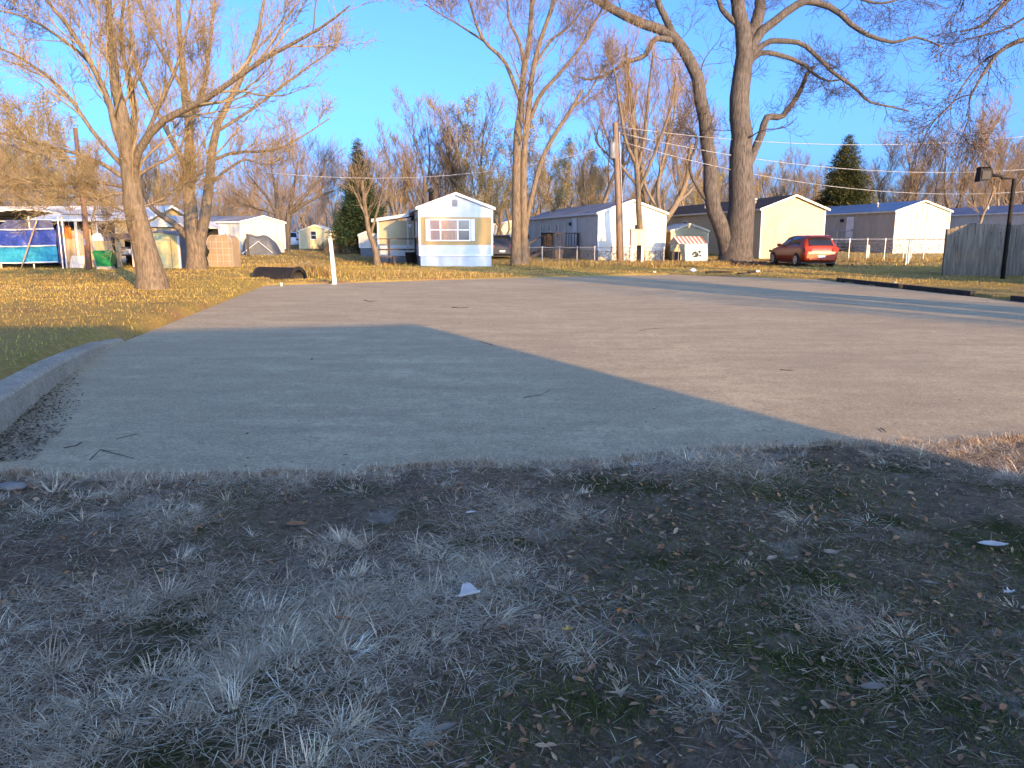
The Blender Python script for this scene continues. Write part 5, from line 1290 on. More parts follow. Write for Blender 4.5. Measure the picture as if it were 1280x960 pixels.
# distant wood as one mass below the crowns
def far_wood():
    rng = np.random.RandomState(77); n = 1700
    X = rng.uniform(-230, 230, n); Yv = rng.uniform(140, 190, n); h = rng.uniform(4, 15, n) * (0.7 + 0.3 * np.sin(X * 0.09) ** 2)
    k = 5; f = np.linspace(0, 1, k)[None, :, None]
    base = np.stack([X, Yv, np.zeros(n)], -1)[:, None, :]; tip = base + np.stack([rng.normal(size=n) * 2.2, rng.normal(size=n) * 2, h], -1)[:, None, :]
    P = base * (1 - f) + tip * f + rng.normal(size=(n, k, 3)) * 0.35 * (f > 0)
    R = (0.15 * (1 - 0.8 * np.linspace(0, 1, k)))[None, :] * rng.uniform(0.5, 1.3, n)[:, None]
    P2, R2 = sprout(rng, P, R, 8, 0.2, 1.0, (0.3, 0.6), (20, 55), 4, 0.3, 0.15, 0.6, 0.03, 0.8)
    v, q = join([tubes(P, R, 3), tubes(P2, R2, 3)])
    o = mesh_np('distant_wood', v, [q], 'twig_grey'); tag(o, 'hazy bare wood closing the view at the horizon', 'wood', kind='stuff')
far_wood()
# trees outside the frame, right of and behind the slab, that throw the long streaks of shade
for i, (x, y, h, k) in enumerate(((23.4, -9.6, 16, 0), (29.5, -8.0, 14, 0), (28.5, -21.0, 15, 0), (30.0, 24.0, 11, 2), (-16, 4.0, 9, 0), (40.0, -30.0, 16, 4))):
    put(k, x, y, h, i * 1.7, 0.8, 'bare tree beside the slab standing between slab and road', 'bare trees standing beside the slab')

for x, y, sd, lab in ((14.6, 6.5, 48, 'massive bare tree beside the slab with thick upright limbs'), (16.6, 3.4, 49, 'second massive bare tree farther from the slab with spreading limbs')):
    o = bare_proto(sd, 15, 5.5, 5, 'bark_big', 'twig_dark', 0.012, m=(10, 6, 4), thick=1.7, foot=0.8)
    o.location = (x, y, hz(x, y)); o['label'] = lab
# evergreens
def evergreen(label, u, v0, Y, height, width, seed, cols, n_cl, shape=1.0, name='evergreen_tree'):
    rng = np.random.RandomState(seed); loc = place(u, v0, Y); t = thing(name, label, 'tree', loc)
    trk = np.array([[(0, 0, -0.2), (0.03, 0.02, height * 0.5), (0, 0, height * 0.96)]], float); rr = np.array([[0.03, 0.017, 0.003]]) * height * 0.8
    v, q = tubes(trk, rr, 8); mesh_np('trunk', v, [q], 'bark_big', t, smooth=True)
    f = rng.beta(1.1, 1.7, n_cl); a = rng.uniform(0, 6.28, n_cl)
    lobes = 0.78 + 0.22 * np.sin(a * 3 + f * 17) + 0.12 * np.sin(a * 7 - f * 31)
    rad = width * 0.5 * (1 - f) ** shape * lobes * np.minimum(1, 0.55 + f * 7)
    rr_ = rad * np.sqrt(rng.uniform(0.12, 1.0, n_cl))
    c = np.stack([np.cos(a) * rr_, np.sin(a) * rr_, 0.05 * height + f * height * 0.95 - 0.16 * rr_ * 0.6], -1)
    K = 26; cen = np.repeat(c, K, 0); out = np.repeat(np.stack([np.cos(a), np.sin(a), -0.15 + 0.9 * f], -1), K, 0)
    sz = np.repeat(0.035 * height * (1.15 - f * 0.7), K)[:, None]
    pos = cen + rng.normal(size=cen.shape) * sz * np.array([1, 1, 0.5])
    d = norm(out + rng.normal(size=pos.shape) * 0.55); w = norm(np.cross(d, rng.normal(size=d.shape)))
    L = sz * rng.uniform(0.5, 1.1, (len(pos), 1))
    V = np.stack([pos - w * L * 0.16, pos + w * L * 0.16, pos + d * L], 1).reshape(-1, 3); T = np.arange(len(V)).reshape(-1, 3)
    tc = np.array(cols)[rng.randint(0, len(cols), n_cl)] * rng.uniform(0.7, 1.3, (n_cl, 1))
    C = np.repeat(np.repeat(tc, K, 0) * rng.uniform(0.8, 1.2, (len(pos), 1)), 3, 0)
    mesh_np('crown', V, [T], 'foliage', t, tint=C)
    b = np.repeat(np.array([[0, 0, 1.0]]), 60, 0) * np.linspace(0.1, 0.9, 60)[:, None] * height
    ba = rng.uniform(0, 6.28, 60); bf = np.linspace(0.1, 0.9, 60); e = np.stack([np.cos(ba), np.sin(ba), np.full(60, 0.1)], -1) * (width * 0.42 * (1 - bf))[:, None]
    v, q = tubes(np.stack([b, b + e * 0.5, b + e], 1), np.array([[0.05, 0.03, 0.01]]).repeat(60, 0), 4); mesh_np('branches', v, [q], 'bark_big', t)
    return t
evergreen('dark green spruce left of the mustard banded home', 452, 318, 54.0, 7.6, 4.4, 51, [(0.022, 0.045, 0.022), (0.035, 0.06, 0.026), (0.05, 0.07, 0.03)], 1500, 0.9)
evergreen('broad olive cedar behind the cream and blue roofed homes', 1050, 310, 72.0, 10.2, 7.4, 52, [(0.045, 0.055, 0.018), (0.08, 0.075, 0.022), (0.03, 0.04, 0.014)], 2000, 0.75)
# dry brush under the spruce
def brush(label, u, Y, n, h, w, col, seed):
    rng = np.random.RandomState(seed); loc = place(u, 320, Y); t = thing('dry_bush', label, 'bush', loc)
    a = rng.uniform(0, 6.28, n); r = rng.uniform(0, 1, n) * w
    base = np.stack([np.cos(a) * r, np.sin(a) * r * 0.6, np.full(n, -0.05)], -1)
    tip = base + np.stack([rng.normal(size=n) * 0.25, rng.normal(size=n) * 0.25, h * rng.uniform(0.5, 1.1, n) * (1.1 - (r / w) ** 2 * 0.6)], -1)
    f = np.linspace(0, 1, 4)[None, :, None]; P = base[:, None] * (1 - f) + tip[:, None] * f + rng.normal(size=(n, 4, 3)) * 0.03
    R = np.full((n, 4), 0.012) * np.array([1, .9, .7, .4])
    P2, R2 = sprout(rng, P, R, 5, 0.3, 1, (0.3, 0.6), (20, 50), 4, 0.2, 0.2, 0.7, 0.008, 0.1)
    v, q = join([tubes(P, R, 3)]); mesh_np('stems', v, [q], col, t)
    v, q = tubes(P2, R2, 3); mesh_np('twigs', v, [q], col, t)
brush('dry orange brown bush under the spruce', 436, 53.0, 260, 1.0, 1.6, 'twig_tan', 61)
brush('dry brown bush beyond the tall white post', 415, 60.0, 200, 0.8, 1.6, 'twig_tan', 62)
brush('dry weeds growing along the rim of the ditch', 385, 30.2, 160, 0.45, 1.1, 'twig_yellow', 63)

# ------------------------------------------------------------------ grass, litter and small finds
def blades(base, az, lean, L, w, curl, col, rng):
    """curved tapering blades; lean = tilt from upright in radians, curl = extra tilt at the tip"""
    n = len(base); d = np.stack([np.cos(az), np.sin(az), np.zeros(n)], -1); s = np.stack([-np.sin(az), np.cos(az), np.zeros(n)], -1)
    up = np.array([0, 0, 1.0])
    def step(t): return d * np.sin(t)[:, None] + up * np.cos(t)[:, None]
    m = base + step(lean) * (L * 0.5)[:, None]; tip = m + step(np.minimum(lean + curl, 1.95)) * (L * 0.5)[:, None]
    h = (w * 0.5)[:, None]
    V = np.stack([base - s * h, base + s * h, m + s * h * 0.75, m - s * h * 0.75, tip], 1).reshape(-1, 3)
    b = (np.arange(n) * 5)[:, None]
    Q = b + np.array([[0, 1, 2, 3]]); T = b + np.array([[3, 2, 4]])
    return V, Q, T, np.repeat(col, 5, 0)
def grass_obj(name, label, cat, sets, m='blade'):
    V = []; Q = []; T = []; C = []; b = 0
    for v, q, t, c in sets: V.append(v); Q.append(q + b); T.append(t + b); C.append(c); b += len(v)
    o = mesh_np(name, np.concatenate(V), [np.concatenate(Q), np.concatenate(T)], m, tint=np.clip(np.concatenate(C), 0, 1))
    return tag(o, label, cat, kind='stuff')
rg_ = np.random.RandomState(101)
STRAW = np.array([(0.78, 0.65, 0.44), (0.68, 0.55, 0.36), (0.84, 0.73, 0.53), (0.57, 0.44, 0.28)])
BROWN = np.array([(0.32, 0.20, 0.105), (0.42, 0.28, 0.155), (0.22, 0.14, 0.08), (0.48, 0.35, 0.21)])
GREEN = np.array([(0.09, 0.125, 0.02), (0.12, 0.155, 0.026), (0.065, 0.09, 0.014), (0.17, 0.17, 0.04)])
def pick(cols, n, rng, j=0.2): return cols[rng.randint(0, len(cols), n)] * rng.uniform(1 - j, 1 + j, (n, 1))
# where the pale tufts stand in the front yard (photo pixel, radius m, strength)
BLOBS = [(615, 655, .30, 1), (640, 640, .22, 1), (590, 720, .32, 1), (560, 765, .34, 1), (500, 745, .3, .9), (430, 775, .32, 1), (330, 830, .36, 1), (310, 770, .2, .9), (255, 870, .30, 1), (150, 770, .26, .8), (100, 850, .2, .7),
         (60, 650, .35, .7), (130, 640, .35, .8), (210, 660, .3, .8), (160, 590, .4, 1), (90, 600, .3, .9), (270, 610, .3, .6), (360, 610, .3, .6), (460, 610, .25, .6), (720, 650, .2, .8), (870, 590, .35, 1), (930, 585, .35, .9), (820, 600, .25, .7),
         (1060, 790, .20, .8), (870, 880, .13, .7), (60, 930, .25, .9), (430, 940, .22, 1), (500, 930, .2, .7), (690, 810, .22, .7), (480, 850, .25, .8), (380, 900, .25, .8), (180, 900, .25, .8), (30, 780, .25, .7),
         (1180, 570, .5, .8), (1260, 580, .5, .8), (560, 600, .3, .5), (700, 590, .3, .6), (410, 690, .22, .7), (900, 900, .12, .6), (290, 720, .25, .5), (540, 690, .25, .8), (660, 740, .25, .6), (20, 870, .25, .8), (560, 860, .25, .5), (760, 760, .2, .3)]
BW = [(*gpt(u, v)[:2], r, s) for u, v, r, s in BLOBS]
def straw_field(x, y):
    d = np.zeros_like(x)
    for bx, by, r, s in BW: d = np.maximum(d, s * np.exp(-((x - bx) ** 2 + (y - by) ** 2) / (r * r)))
    return d
GB = [(*gpt(u, v)[:2], r, s) for u, v, r, s in ((250, 655, .35, .8), (960, 620, .5, .8), (1050, 620, .4, .8), (950, 720, .5, .8), (800, 760, .5, .8), (1150, 800, .5, .9), (960, 850, .4, .9), (650, 900, .35, .8), (1200, 900, .4, .9), (1080, 920, .35, .9), (850, 680, .4, .6), (740, 870, .35, .8), (560, 900, .2, .6), (1000, 760, .4, .7), (280, 640, .3, .7), (120, 720, .3, .3), (1240, 720, .5, .6), (300, 690, .3, .5))]
def green_field(x, y):
    d = np.zeros_like(x)
    for bx, by, r, s in GB: d = np.maximum(d, s * np.exp(-((x - bx) ** 2 + (y - by) ** 2) / (r * r)))
    return np.clip(d + 0.16 * wob(x, y, 1.6, 5), 0, 1)
def yard_points(n, rng, y0=0.9, y1=6.4):
    y = y0 + (y1 - y0) * rng.uniform(0, 1, n) ** 0.9; x = rng.uniform(-1, 1, n) * (0.78 * y + 1.3)
    ok = (near_edge(x) - y > -0.05) & (x > np.interp(y, LE_Y, LE_X) - 0.1)
    x, y = x[ok], y[ok]; return x, y
sets = []
# tufts of bleached dead grass: thick where the photograph shows them, sparse elsewhere
x, y = yard_points(15000, rg_); p = 0.012 + 0.95 * np.clip(straw_field(x, y) - 0.12, 0, 1) * np.clip(0.7 + 0.6 * wob(x, y, 3.0, 4), 0.1, 1.2)
keep = rg_.uniform(0, 1, len(x)) < p * 0.95; x, y = x[keep], y[keep]; nt_ = len(x)
per = rg_.randint(20, 58, nt_); ti = np.repeat(np.arange(nt_), per); n = len(ti)
big = np.clip(rg_.gamma(3.2, 0.028, nt_), 0.045, 0.16); tl_ = big[ti]; az = rg_.uniform(0, 6.28, n); r = np.abs(rg_.normal(size=n)) * 0.034
bx = x[ti] + np.cos(az) * r; by = y[ti] + np.sin(az) * r
flat = rg_.uniform(1.02, 1.48, nt_)[ti]; comb = (wob(x, y, 1.1, 7) * 3.0 + rg_.normal(size=nt_) * 0.6)[ti]; cs_ = rg_.uniform(0.2, 2.2, nt_)[ti]
az2 = az + cs_ * np.sin(comb - az) + rg_.normal(size=n) * 0.3
tint = (pick(STRAW, nt_, rg_, 0.12) * rg_.uniform(0.55, 1.35, (nt_, 1)))[ti] * rg_.uniform(0.7, 1.2, (n, 1))
sets.append(blades(np.stack([bx, by, H(bx, by) - 0.004], -1), az2, np.clip(flat + rg_.normal(size=n) * 0.22, 0.25, 1.52), tl_ * rg_.uniform(0.4, 1.2, n), rg_.uniform(0.0018, 0.0040, n), rg_.uniform(0.05, 0.7, n), tint, rg_))
# loose straw lying on the soil
x, y = yard_points(330000, rg_); p = (0.37 + 0.95 * straw_field(x, y) - 0.25 * green_field(x, y)) * np.clip(0.8 + 0.55 * wob(x, y, 2.3, 10), 0.15, 1.3); keep = rg_.uniform(0, 1, len(x)) < p; x, y = x[keep], y[keep]; n = len(x)
c = np.where(rg_.uniform(0, 1, (n, 1)) < 0.22 + 0.65 * straw_field(x, y)[:, None], pick(STRAW, n, rg_, 0.3) * 0.85, pick(BROWN, n, rg_, 0.3) * 0.8)
sets.append(blades(np.stack([x, y, H(x, y) + rg_.uniform(0.0, 0.012, n)], -1), rg_.uniform(0, 6.28, n), rg_.uniform(1.25, 1.6, n), rg_.uniform(0.02, 0.09, n) * (1 + 0.8 * straw_field(x, y)), rg_.uniform(0.0014, 0.0032, n), rg_.uniform(-0.15, 0.3, n), c, rg_))
# creeping green: short blades
x, y = yard_points(480000, rg_); p = np.clip(green_field(x, y) * 1.5 - 0.10 - 0.2 * straw_field(x, y) + 0.18 * (x > 0.2), 0.03, 1); keep = rg_.uniform(0, 1, len(x)) < p; x, y = x[keep], y[keep]; n = len(x)
sets.append(blades(np.stack([x, y, H(x, y) - 0.003], -1), rg_.uniform(0, 6.28, n), rg_.uniform(0.2, 1.35, n), rg_.uniform(0.010, 0.032, n), rg_.uniform(0.0015, 0.0034, n), rg_.uniform(0.0, 0.9, n), pick(GREEN, n, rg_, 0.35), rg_))
# grass heaped over the slab's near edge
ex = rg_.uniform(-4.2, 6.2, 2600); ey = near_edge(ex) - np.abs(rg_.normal(size=2600)) * 0.10 + 0.03
keep = rg_.uniform(0, 1, 2600) < np.clip(0.45 + 0.5 * wob(ex, ex * 0, 2.5, 6), 0.1, 1); ex, ey = ex[keep], ey[keep]; ti = np.repeat(np.arange(len(ex)), 14); n = len(ti)
bx = ex[ti] + rg_.normal(size=n) * 0.03; by = ey[ti] + rg_.normal(size=n) * 0.02
c = np.where((rg_.uniform(0, 1, len(ex)) < 0.5)[ti][:, None], pick(STRAW, n, rg_) * 0.8, pick(BROWN, n, rg_))
sets.append(blades(np.stack([bx, by, np.maximum(H(bx, by), 0.0) - 0.003], -1), rg_.uniform(0, 6.28, n), rg_.uniform(0.4, 1.5, n), rg_.uniform(0.03, 0.10, n), rg_.uniform(0.002, 0.004, n), rg_.uniform(0, 0.8, n), c, rg_))
grass_obj('front_yard_grass', 'bleached dead grass and creeping green in the front yard', 'grass', sets)
# fallen leaf crumbs between the grass
def leaf_litter(n, rng, pts, size, cols, name, label, lift=0.012):
    x, y = pts; n = len(x)
    az = rng.uniform(0, 6.28, n); s = rng.uniform(size[0], size[1], n); a = np.stack([np.cos(az), np.sin(az), rng.normal(size=n) * 0.25], -1); b = np.stack([-np.sin(az), np.cos(az), rng.normal(size=n) * 0.3], -1)
    c = np.stack([x, y, np.maximum(H(x, y), np.where(inside_slab(x, y) > 0.05, 0.0, -1)) + lift * rng.uniform(0.3, 1.2, n)], -1)
    u = np.array([0, 0, 1.0])
    l = s[:, None]; w = (s * rng.uniform(0.25, 0.55, n))[:, None]; cu = (s * rng.uniform(-0.1, 0.35, n))[:, None]
    V = np.stack([c - a * l, c - a * l * 0.2 + b * w + u * cu, c + a * l * 0.45 + b * w * 0.7 + u * cu * 0.8, c + a * l + u * cu * 0.5, c + a * l * 0.4 - b * w * 0.8 + u * cu, c - a * l * 0.3 - b * w + u * cu * 0.9], 1).reshape(-1, 3)
    i = (np.arange(n) * 6)[:, None]
    Q = np.concatenate([i + np.array([[0, 1, 2, 3]]), i + np.array([[0, 3, 4, 5]])])
    C = np.repeat(pick(np.array(cols), n, rng, 0.3), 6, 0)
    o = mesh_np(name, V, [Q], 'litter', tint=np.clip(C, 0, 1)); return tag(o, label, 'leaf litter', kind='stuff')
x, y = yard_points(26000, rg_); k = rg_.uniform(0, 1, len(x)) < (0.20 + 0.28 * (x > 0.0) * (y < 4.5) + 0.5 * (near_edge(x) - y < 0.7)) * np.clip(0.9 + 0.9 * wob(x, y, 1.7, 13), 0.1, 2)
leaf_litter(0, rg_, (x[k], y[k]), (0.005, 0.024), [(0.26, 0.14, 0.065), (0.36, 0.22, 0.115), (0.38, 0.27, 0.16), (0.17, 0.10, 0.055), (0.31, 0.16, 0.08), (0.20, 0.12, 0.07), (0.14, 0.09, 0.06)], 'yard_leaf_litter', 'broken brown leaves scattered through the front yard')
# crumbs and leaf scraps on the slab
xs_ = rg_.uniform(-4.5, 11, 900); ys_ = 4.5 + 22 * rg_.uniform(0, 1, 900) ** 1.8; k = (inside_slab(xs_, ys_) > 0.2) & (ys_ > near_edge(xs_)); k &= rg_.uniform(0, 1, 900) < 0.30 + 0.7 * (ys_ - near_edge(xs_) < 0.6)
leaf_litter(0, rg_, (xs_[k], ys_[k]), (0.006, 0.022), [(0.10, 0.07, 0.05), (0.18, 0.11, 0.07), (0.30, 0.24, 0.18)], 'slab_leaf_crumbs', 'leaf crumbs scattered over the slab', 0.004)
# gravel and debris drifted against the kerb
xk = rg_.uniform(0, 0.5, 6000) ** 1.2; yk = rg_.uniform(5.0, 8.6, 6000); k = rg_.uniform(0, 1, 6000) < np.clip(1.3 - (yk - 5) / 3.0 - xk * 1.4, 0, 1); xk, yk = xk[k], yk[k]
leaf_litter(0, rg_, (np.interp(yk, LE_Y, LE_X) + 0.05 + xk, yk), (0.004, 0.018), [(0.05, 0.04, 0.03), (0.08, 0.06, 0.04), (0.22, 0.19, 0.15), (0.11, 0.08, 0.05)], 'kerb_debris', 'dark leaf debris drifted against the kerb', 0.02)
# lawns: left of the slab, beyond it and along its right edge
GOLD = np.array([(0.54, 0.38, 0.095), (0.44, 0.32, 0.075), (0.32, 0.27, 0.055), (0.60, 0.43, 0.13), (0.21, 0.205, 0.04)])
def lawn_pts(n, x0, x1, y0, y1, rng, bias=1.6):
    y = y0 + (y1 - y0) * rng.uniform(0, 1, n) ** bias; x = rng.uniform(x0, x1, n)
    ok = (inside_slab(x, y) < np.where((y < 11.5) & (x < 0), -0.32, -0.06)) & (np.abs(x) < 0.82 * y + 3); return x[ok], y[ok]
sets = []
for n, x0, x1, y0, y1, L, w, bi in ((54000, -22, -3, 4.5, 24, (0.03, 0.085), (0.004, 0.010), 1.1), (52000, -30, -6.5, 16, 38, (0.035, 0.09), (0.008, 0.018), 1.0), (62000, -9, 34, 23, 38, (0.035, 0.10), (0.008, 0.018), 0.9), (34000, -40, 45, 36, 62, (0.05, 0.14), (0.014, 0.03), 1.0), (9000, 9, 26, 11, 26, (0.03, 0.08), (0.006, 0.014), 1.0)):
    x, y = lawn_pts(n, x0, x1, y0, y1, rg_, bi); n = len(x)
    ci = np.clip(((wob(x, y, 0.35, 3) + 1) * 1.6 + rg_.normal(size=n) * 0.9), 0, 4.99).astype(int)
    c = GOLD[[3, 0, 1, 2, 4]][ci] * rg_.uniform(0.75, 1.25, (n, 1))
    sets.append(blades(np.stack([x, y, H(x, y) - 0.01], -1), rg_.uniform(0, 6.28, n), rg_.uniform(0.1, 1.1, n), rg_.uniform(*L, n), rg_.uniform(*w, n), rg_.uniform(0, 0.8, n), c, rg_))
grass_obj('lawn_grass', 'short golden winter lawn around the slab', 'grass', sets)
# taller dry weeds along the far edge, the ditch and the wire fence
sets = []
for (u0, u1, Ya, Yb, n, h) in ((640, 905, 36, 42, 9000, .26), (330, 420, 28.5, 31.0, 1600, .4), (640, 700, 33, 36, 1200, .15), (320, 640, 26.5, 31, 3000, .16), (1045, 1180, 44, 48, 2500, .3), (420, 520, 38, 44, 1200, .2)):
    Yv = rg_.uniform(Ya, Yb, n); u = rg_.uniform(u0, u1, n); x = (u - 640) * Yv / (FPX * CP); ok = inside_slab(x, Yv) < 0.0; x, Yv = x[ok], Yv[ok]; m_ = len(x)
    c = np.where(rg_.uniform(0, 1, (m_, 1)) < 0.6, pick(np.array([(0.30, 0.19, 0.09), (0.22, 0.13, 0.06), (0.36, 0.26, 0.12)]), m_, rg_), pick(GOLD, m_, rg_))
    sets.append(blades(np.stack([x, Yv, H(x, Yv) - 0.01], -1), rg_.uniform(0, 6.28, m_), rg_.uniform(0.0, 0.8, m_), h * rg_.uniform(0.4, 1.2, m_), rg_.uniform(0.012, 0.028, m_), rg_.uniform(0, 0.8, m_), c, rg_))
grass_obj('dry_weeds', 'tall dry brown weeds along the far edge of the slab', 'weeds', sets)
# fallen leaves under the large tree and along the far strip
a = rg_.uniform(0, 6.28, 4200); r = np.abs(rg_.normal(size=4200)); cx, cy = at(915, 330, 42.0)[0], 41.5
x = cx + np.cos(a) * r * 4.2; y = cy + np.sin(a) * r * 2.6; k = inside_slab(x, y) < 0
leaf_litter(0, rg_, (x[k], y[k]), (0.05, 0.11), [(0.22, 0.12, 0.06), (0.32, 0.19, 0.10), (0.15, 0.085, 0.05), (0.38, 0.26, 0.15)], 'tree_leaf_litter', 'carpet of brown fallen leaves under the large tree', 0.05)

# ---- single finds one can point at
def leaf_outline(kind):
    if kind == 'oak':
        pts = []
        for a in np.linspace(-math.pi, math.pi, 40, False):
            r = 0.55 + 0.42 * max(0, math.cos(5 * a)) ** 1.4 - 0.12 * abs(math.sin(a)); pts.append((r * math.cos(a), r * math.sin(a) * 0.8))
        return pts
    if kind == 'star':
        return [((1.0 if i % 2 == 0 else 0.27) * (1.25 if i in (0, 4) else 0.85) * math.cos(i * math.pi / 5), (1.0 if i % 2 == 0 else 0.27) * math.sin(i * math.pi / 5)) for i in range(10)]
    return [(-1, 0), (-0.72, 0.22), (-0.3, 0.42), (0.15, 0.45), (0.6, 0.28), (1.05, 0.0), (0.6, -0.26), (0.15, -0.42), (-0.3, -0.38), (-0.72, -0.2)]
def leaf_thing(name, label, cat, u, v, size, rot, m, kind='plain', curl=0.35, lift=0.02, tilt=0.0):
    p = gpt(u, v, 0.05); z = max(hz(p[0], p[1]), 0.0 if inside_slab(p[0], p[1]) > 0 and p[1] > near_edge(p[0]) else -1)
    out = leaf_outline(kind); vs = []
    for lv in (1.0, 0.5):
        for a, b in out: vs.append((a * lv * size, b * lv * size, size * (curl * ((b * lv) ** 2) * 1.2 + 0.25 * curl * (a * lv) ** 2)))
    vs.append((0, 0, 0)); n = len(out)
    fs = [(i, (i + 1) % n, n + (i + 1) % n, n + i) for i in range(n)] + [(n + i, n + (i + 1) % n, 2 * n) for i in range(n)]
    top = len(vs); vs += [(x, y, z_ - 0.0012) for x, y, z_ in vs]; fs += [tuple(top + i for i in f)[::-1] for f in fs]
    mb = MB().add(vs, fs)
    if kind != 'scrap': mb.tube([(-size * 0.9, 0, size * 0.2 * curl), (-size * 1.25, size * 0.08, 0.006)], 0.0014, 5)
    o = mb.build(name, m, None, True); o.location = (float(p[0]), float(p[1]), float(z + lift)); o.rotation_euler = (tilt, tilt * 0.6, rot)
    return tag(o, label, cat)
for a in (('dead_leaf', 'large curled russet leaf lying near the slab edge', 'leaf', 370, 655, 0.058, 0.2, 'dead_leaf', 'plain', 0.5, 0.03, 0.1),
          ('dead_leaf', 'pale five-pointed dried leaf on the dark moss', 'leaf', 775, 874, 0.050, 0.8, 'dead_leaf_pale', 'star', 0.4, 0.03),
          ('dead_leaf', 'small yellow curled leaf in the dark grass', 'leaf', 710, 793, 0.026, 0.5, 'yellow_leaf', 'oak', 0.6, 0.03),
          ('dead_leaf', 'tiny orange and white leaf scrap in the moss', 'leaf', 774, 767, 0.020, 1.2, 'orange_cloth', 'plain', 0.8, 0.03),
          ('dead_leaf', 'brown folded leaf right of the paper envelope', 'leaf', 690, 739, 0.038, 2.4, 'dead_leaf_pale', 'plain', 0.6, 0.03),
          ('dead_leaf', 'upright narrow tan leaf below the envelope', 'leaf', 671, 785, 0.034, 1.2, 'dead_leaf_pale', 'plain', 0.5, 0.04, 0.4),
          ('dead_leaf', 'grey dried leaf by the bottom straw tufts', 'leaf', 556, 922, 0.036, 0.5, 'grey_leaf', 'plain', 0.5, 0.03),
          ('dead_leaf', 'smooth grey oval leaf on the moss', 'leaf', 892, 903, 0.026, 0.0, 'grey_leaf', 'plain', 0.3, 0.03),
          ('dead_leaf', 'pale grey broad leaf standing in the moss', 'leaf', 1038, 698, 0.044, 0.3, 'grey_leaf', 'plain', 0.3, 0.035, 0.2),
          ('dead_leaf', 'short pale leaf between moss and the white scraps', 'leaf', 1163, 735, 0.032, -0.4, 'grey_leaf', 'plain', 0.4, 0.035),
          ('dead_leaf', 'tan curled leaf beside the green moss patch', 'leaf', 965, 703, 0.038, 0.7, 'dead_leaf_pale', 'plain', 0.6, 0.03),
          ('dead_leaf', 'dark grey long leaf lying flat on the moss', 'leaf', 1090, 868, 0.045, 0.1, 'grey_leaf', 'plain', 0.2, 0.03),
          ('dead_leaf', 'russet curled leaf beside the lone straw tuft', 'leaf', 1130, 778, 0.034, 0.2, 'dead_leaf', 'plain', 0.6, 0.03),
          ('dead_leaf', 'pale narrow leaf pointing up from the moss', 'leaf', 1030, 895, 0.032, 1.4, 'dead_leaf_pale', 'plain', 0.5, 0.035, 0.3),
          ('dead_leaf', 'brown leaf caught in the left straw', 'leaf', 250, 662, 0.034, 0.9, 'dead_leaf', 'plain', 0.6, 0.03),
          ('dead_leaf', 'dark red brown leaf at the left slab edge', 'leaf', 128, 632, 0.036, 0.3, 'dead_leaf', 'oak', 0.6, 0.03),
          ('dead_leaf', 'brown leaf inside the bright straw tuft', 'leaf', 430, 787, 0.036, 2.8, 'dead_leaf', 'plain', 0.6, 0.03),
          ('plastic_scrap', 'torn white plastic scrap on the right of the yard', 'scrap', 1240, 686, 0.070, -0.1, 'paper', 'scrap', 0.12, 0.035),
          ('plastic_scrap', 'small bent white plastic piece near the torn scrap', 'scrap', 1262, 742, 0.032, 0.4, 'paper', 'oak', 0.9, 0.03),
          ('plastic_scrap', 'pale blue plastic chip at the slab edge', 'scrap', 793, 588, 0.028, 0.4, 'tarp_light', 'scrap', 0.4, 0.03),
          ('plastic_scrap', 'blue grey wrapper among the straw tufts', 'scrap', 588, 642, 0.03, 0.4, 'paper', 'scrap', 0.4, 0.03)):
    leaf_thing(*a)
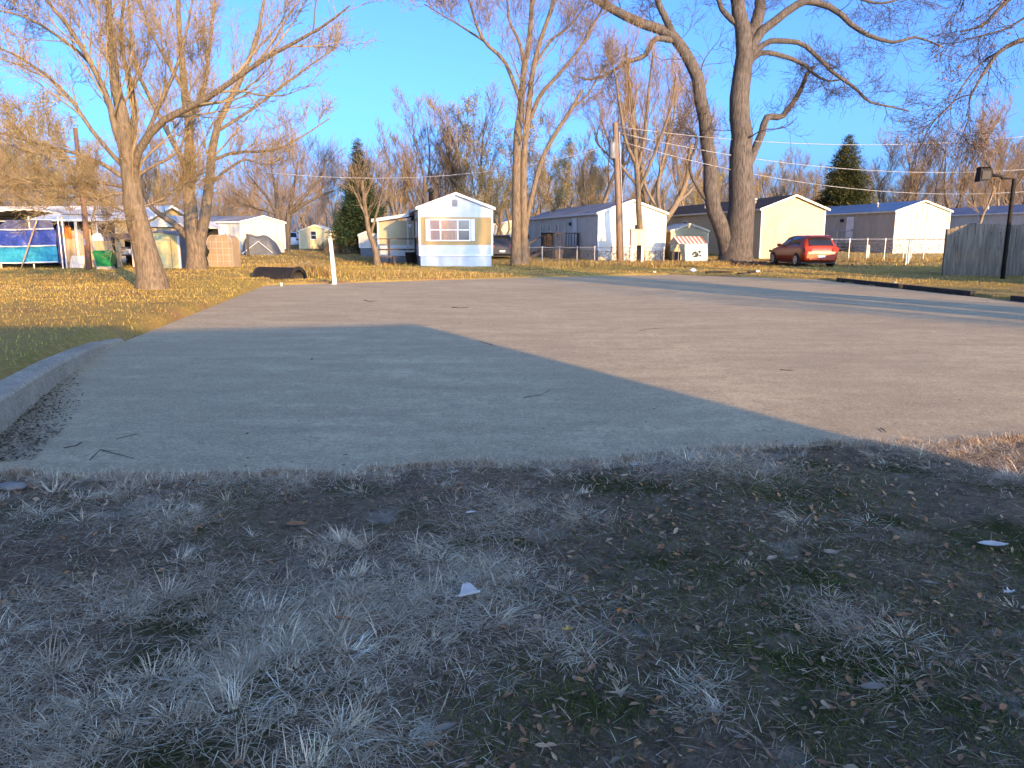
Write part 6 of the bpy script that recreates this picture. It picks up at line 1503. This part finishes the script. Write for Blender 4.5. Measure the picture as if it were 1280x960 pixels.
# paper envelope
p = gpt(588, 748, 0.06); ev = thing('paper_envelope', 'folded white paper envelope lying in the straw', 'paper', (p[0], p[1], hz(p[0], p[1]) + 0.035), math.radians(12)); ev.scale = (0.8, 0.8, 0.8)
MB().add([(-0.06, -0.02, 0.0), (0.05, 0.0, 0.004), (0.012, 0.085, 0.02), (-0.028, 0.08, 0.02), (-0.06, -0.02, -0.002), (0.05, 0.0, 0.002), (0.012, 0.085, 0.018), (-0.028, 0.08, 0.018)],
         [(0, 1, 2, 3), (7, 6, 5, 4), (0, 4, 5, 1), (1, 5, 6, 2), (2, 6, 7, 3), (3, 7, 4, 0)]).build('sheet', 'paper', ev)
MB().add([(-0.085, -0.028, 0.006), (0.052, -0.004, 0.010), (0.05, 0.008, 0.014), (-0.058, -0.012, 0.010), (-0.085, -0.028, 0.004), (0.052, -0.004, 0.008), (0.05, 0.008, 0.012), (-0.058, -0.012, 0.008)],
         [(0, 1, 2, 3), (7, 6, 5, 4), (0, 4, 5, 1), (1, 5, 6, 2), (2, 6, 7, 3), (3, 7, 4, 0)]).build('flap', 'paper', ev)
q = gpt(14, 611, 0.05); rock('grey_stone', 'flat grey stone at the left end of the slab edge', 'stone', (q[0], q[1], hz(q[0], q[1]) + 0.01), 0.11, 0.05, 0.022, 'stone', 4)
# twigs lying on the slab
TW = [((112, 575), (125, 562), (168, 573), 0.006, 'forked dark twig on the slab near the straw edge'), ((145, 549), (160, 545), (174, 542), 0.004, 'short thin twig on the shaded slab'), ((655, 497), (675, 494), (690, 486), 0.005, 'curved twig on the slab below the shadow peak'),
      ((800, 413), (815, 411), (830, 410), 0.006, 'thin stick on the sunlit slab behind the shadow line'), ((600, 427), (612, 430), (618, 432), 0.006, 'bent stick beside the shadow edge'), ((80, 560), (95, 557), (102, 552), 0.006, 'little dark stick near the kerb debris'),
      ((455, 375), (462, 377), (470, 376), 0.014, 'dark twig on the far left of the slab'), ((565, 384), (575, 385), (585, 384), 0.014, 'dark twig on the far middle of the slab'), ((1100, 535), (1104, 537), (1107, 540), 0.008, 'tiny dark stick by the right slab edge'), ((975, 462), (985, 463), (992, 463), 0.008, 'short dark stick on the bright slab')]
for a, b, c, r, lab in TW:
    P = [gpt(*w_, 0.008) for w_ in (a, b, c)]; o0 = P[0].copy(); o0[2] = 0
    m = MB().tube([P[0] - o0, (P[0] + P[1]) / 2 - o0 + (0.004, 0.004, 0.003), P[1] - o0, P[2] - o0], [r * 0.55, r * 0.5, r * 0.45, r * 0.3], 6)
    m.tube([P[1] - o0, P[1] - o0 + (P[2] - P[1]) * 0.4 + np.array((0.02, 0.03, 0.006))], [r * 0.35, r * 0.2], 5)
    o = m.build('twig', 'timber', None, True); o.location = [float(v_) for v_ in o0]; tag(o, lab, 'twig')
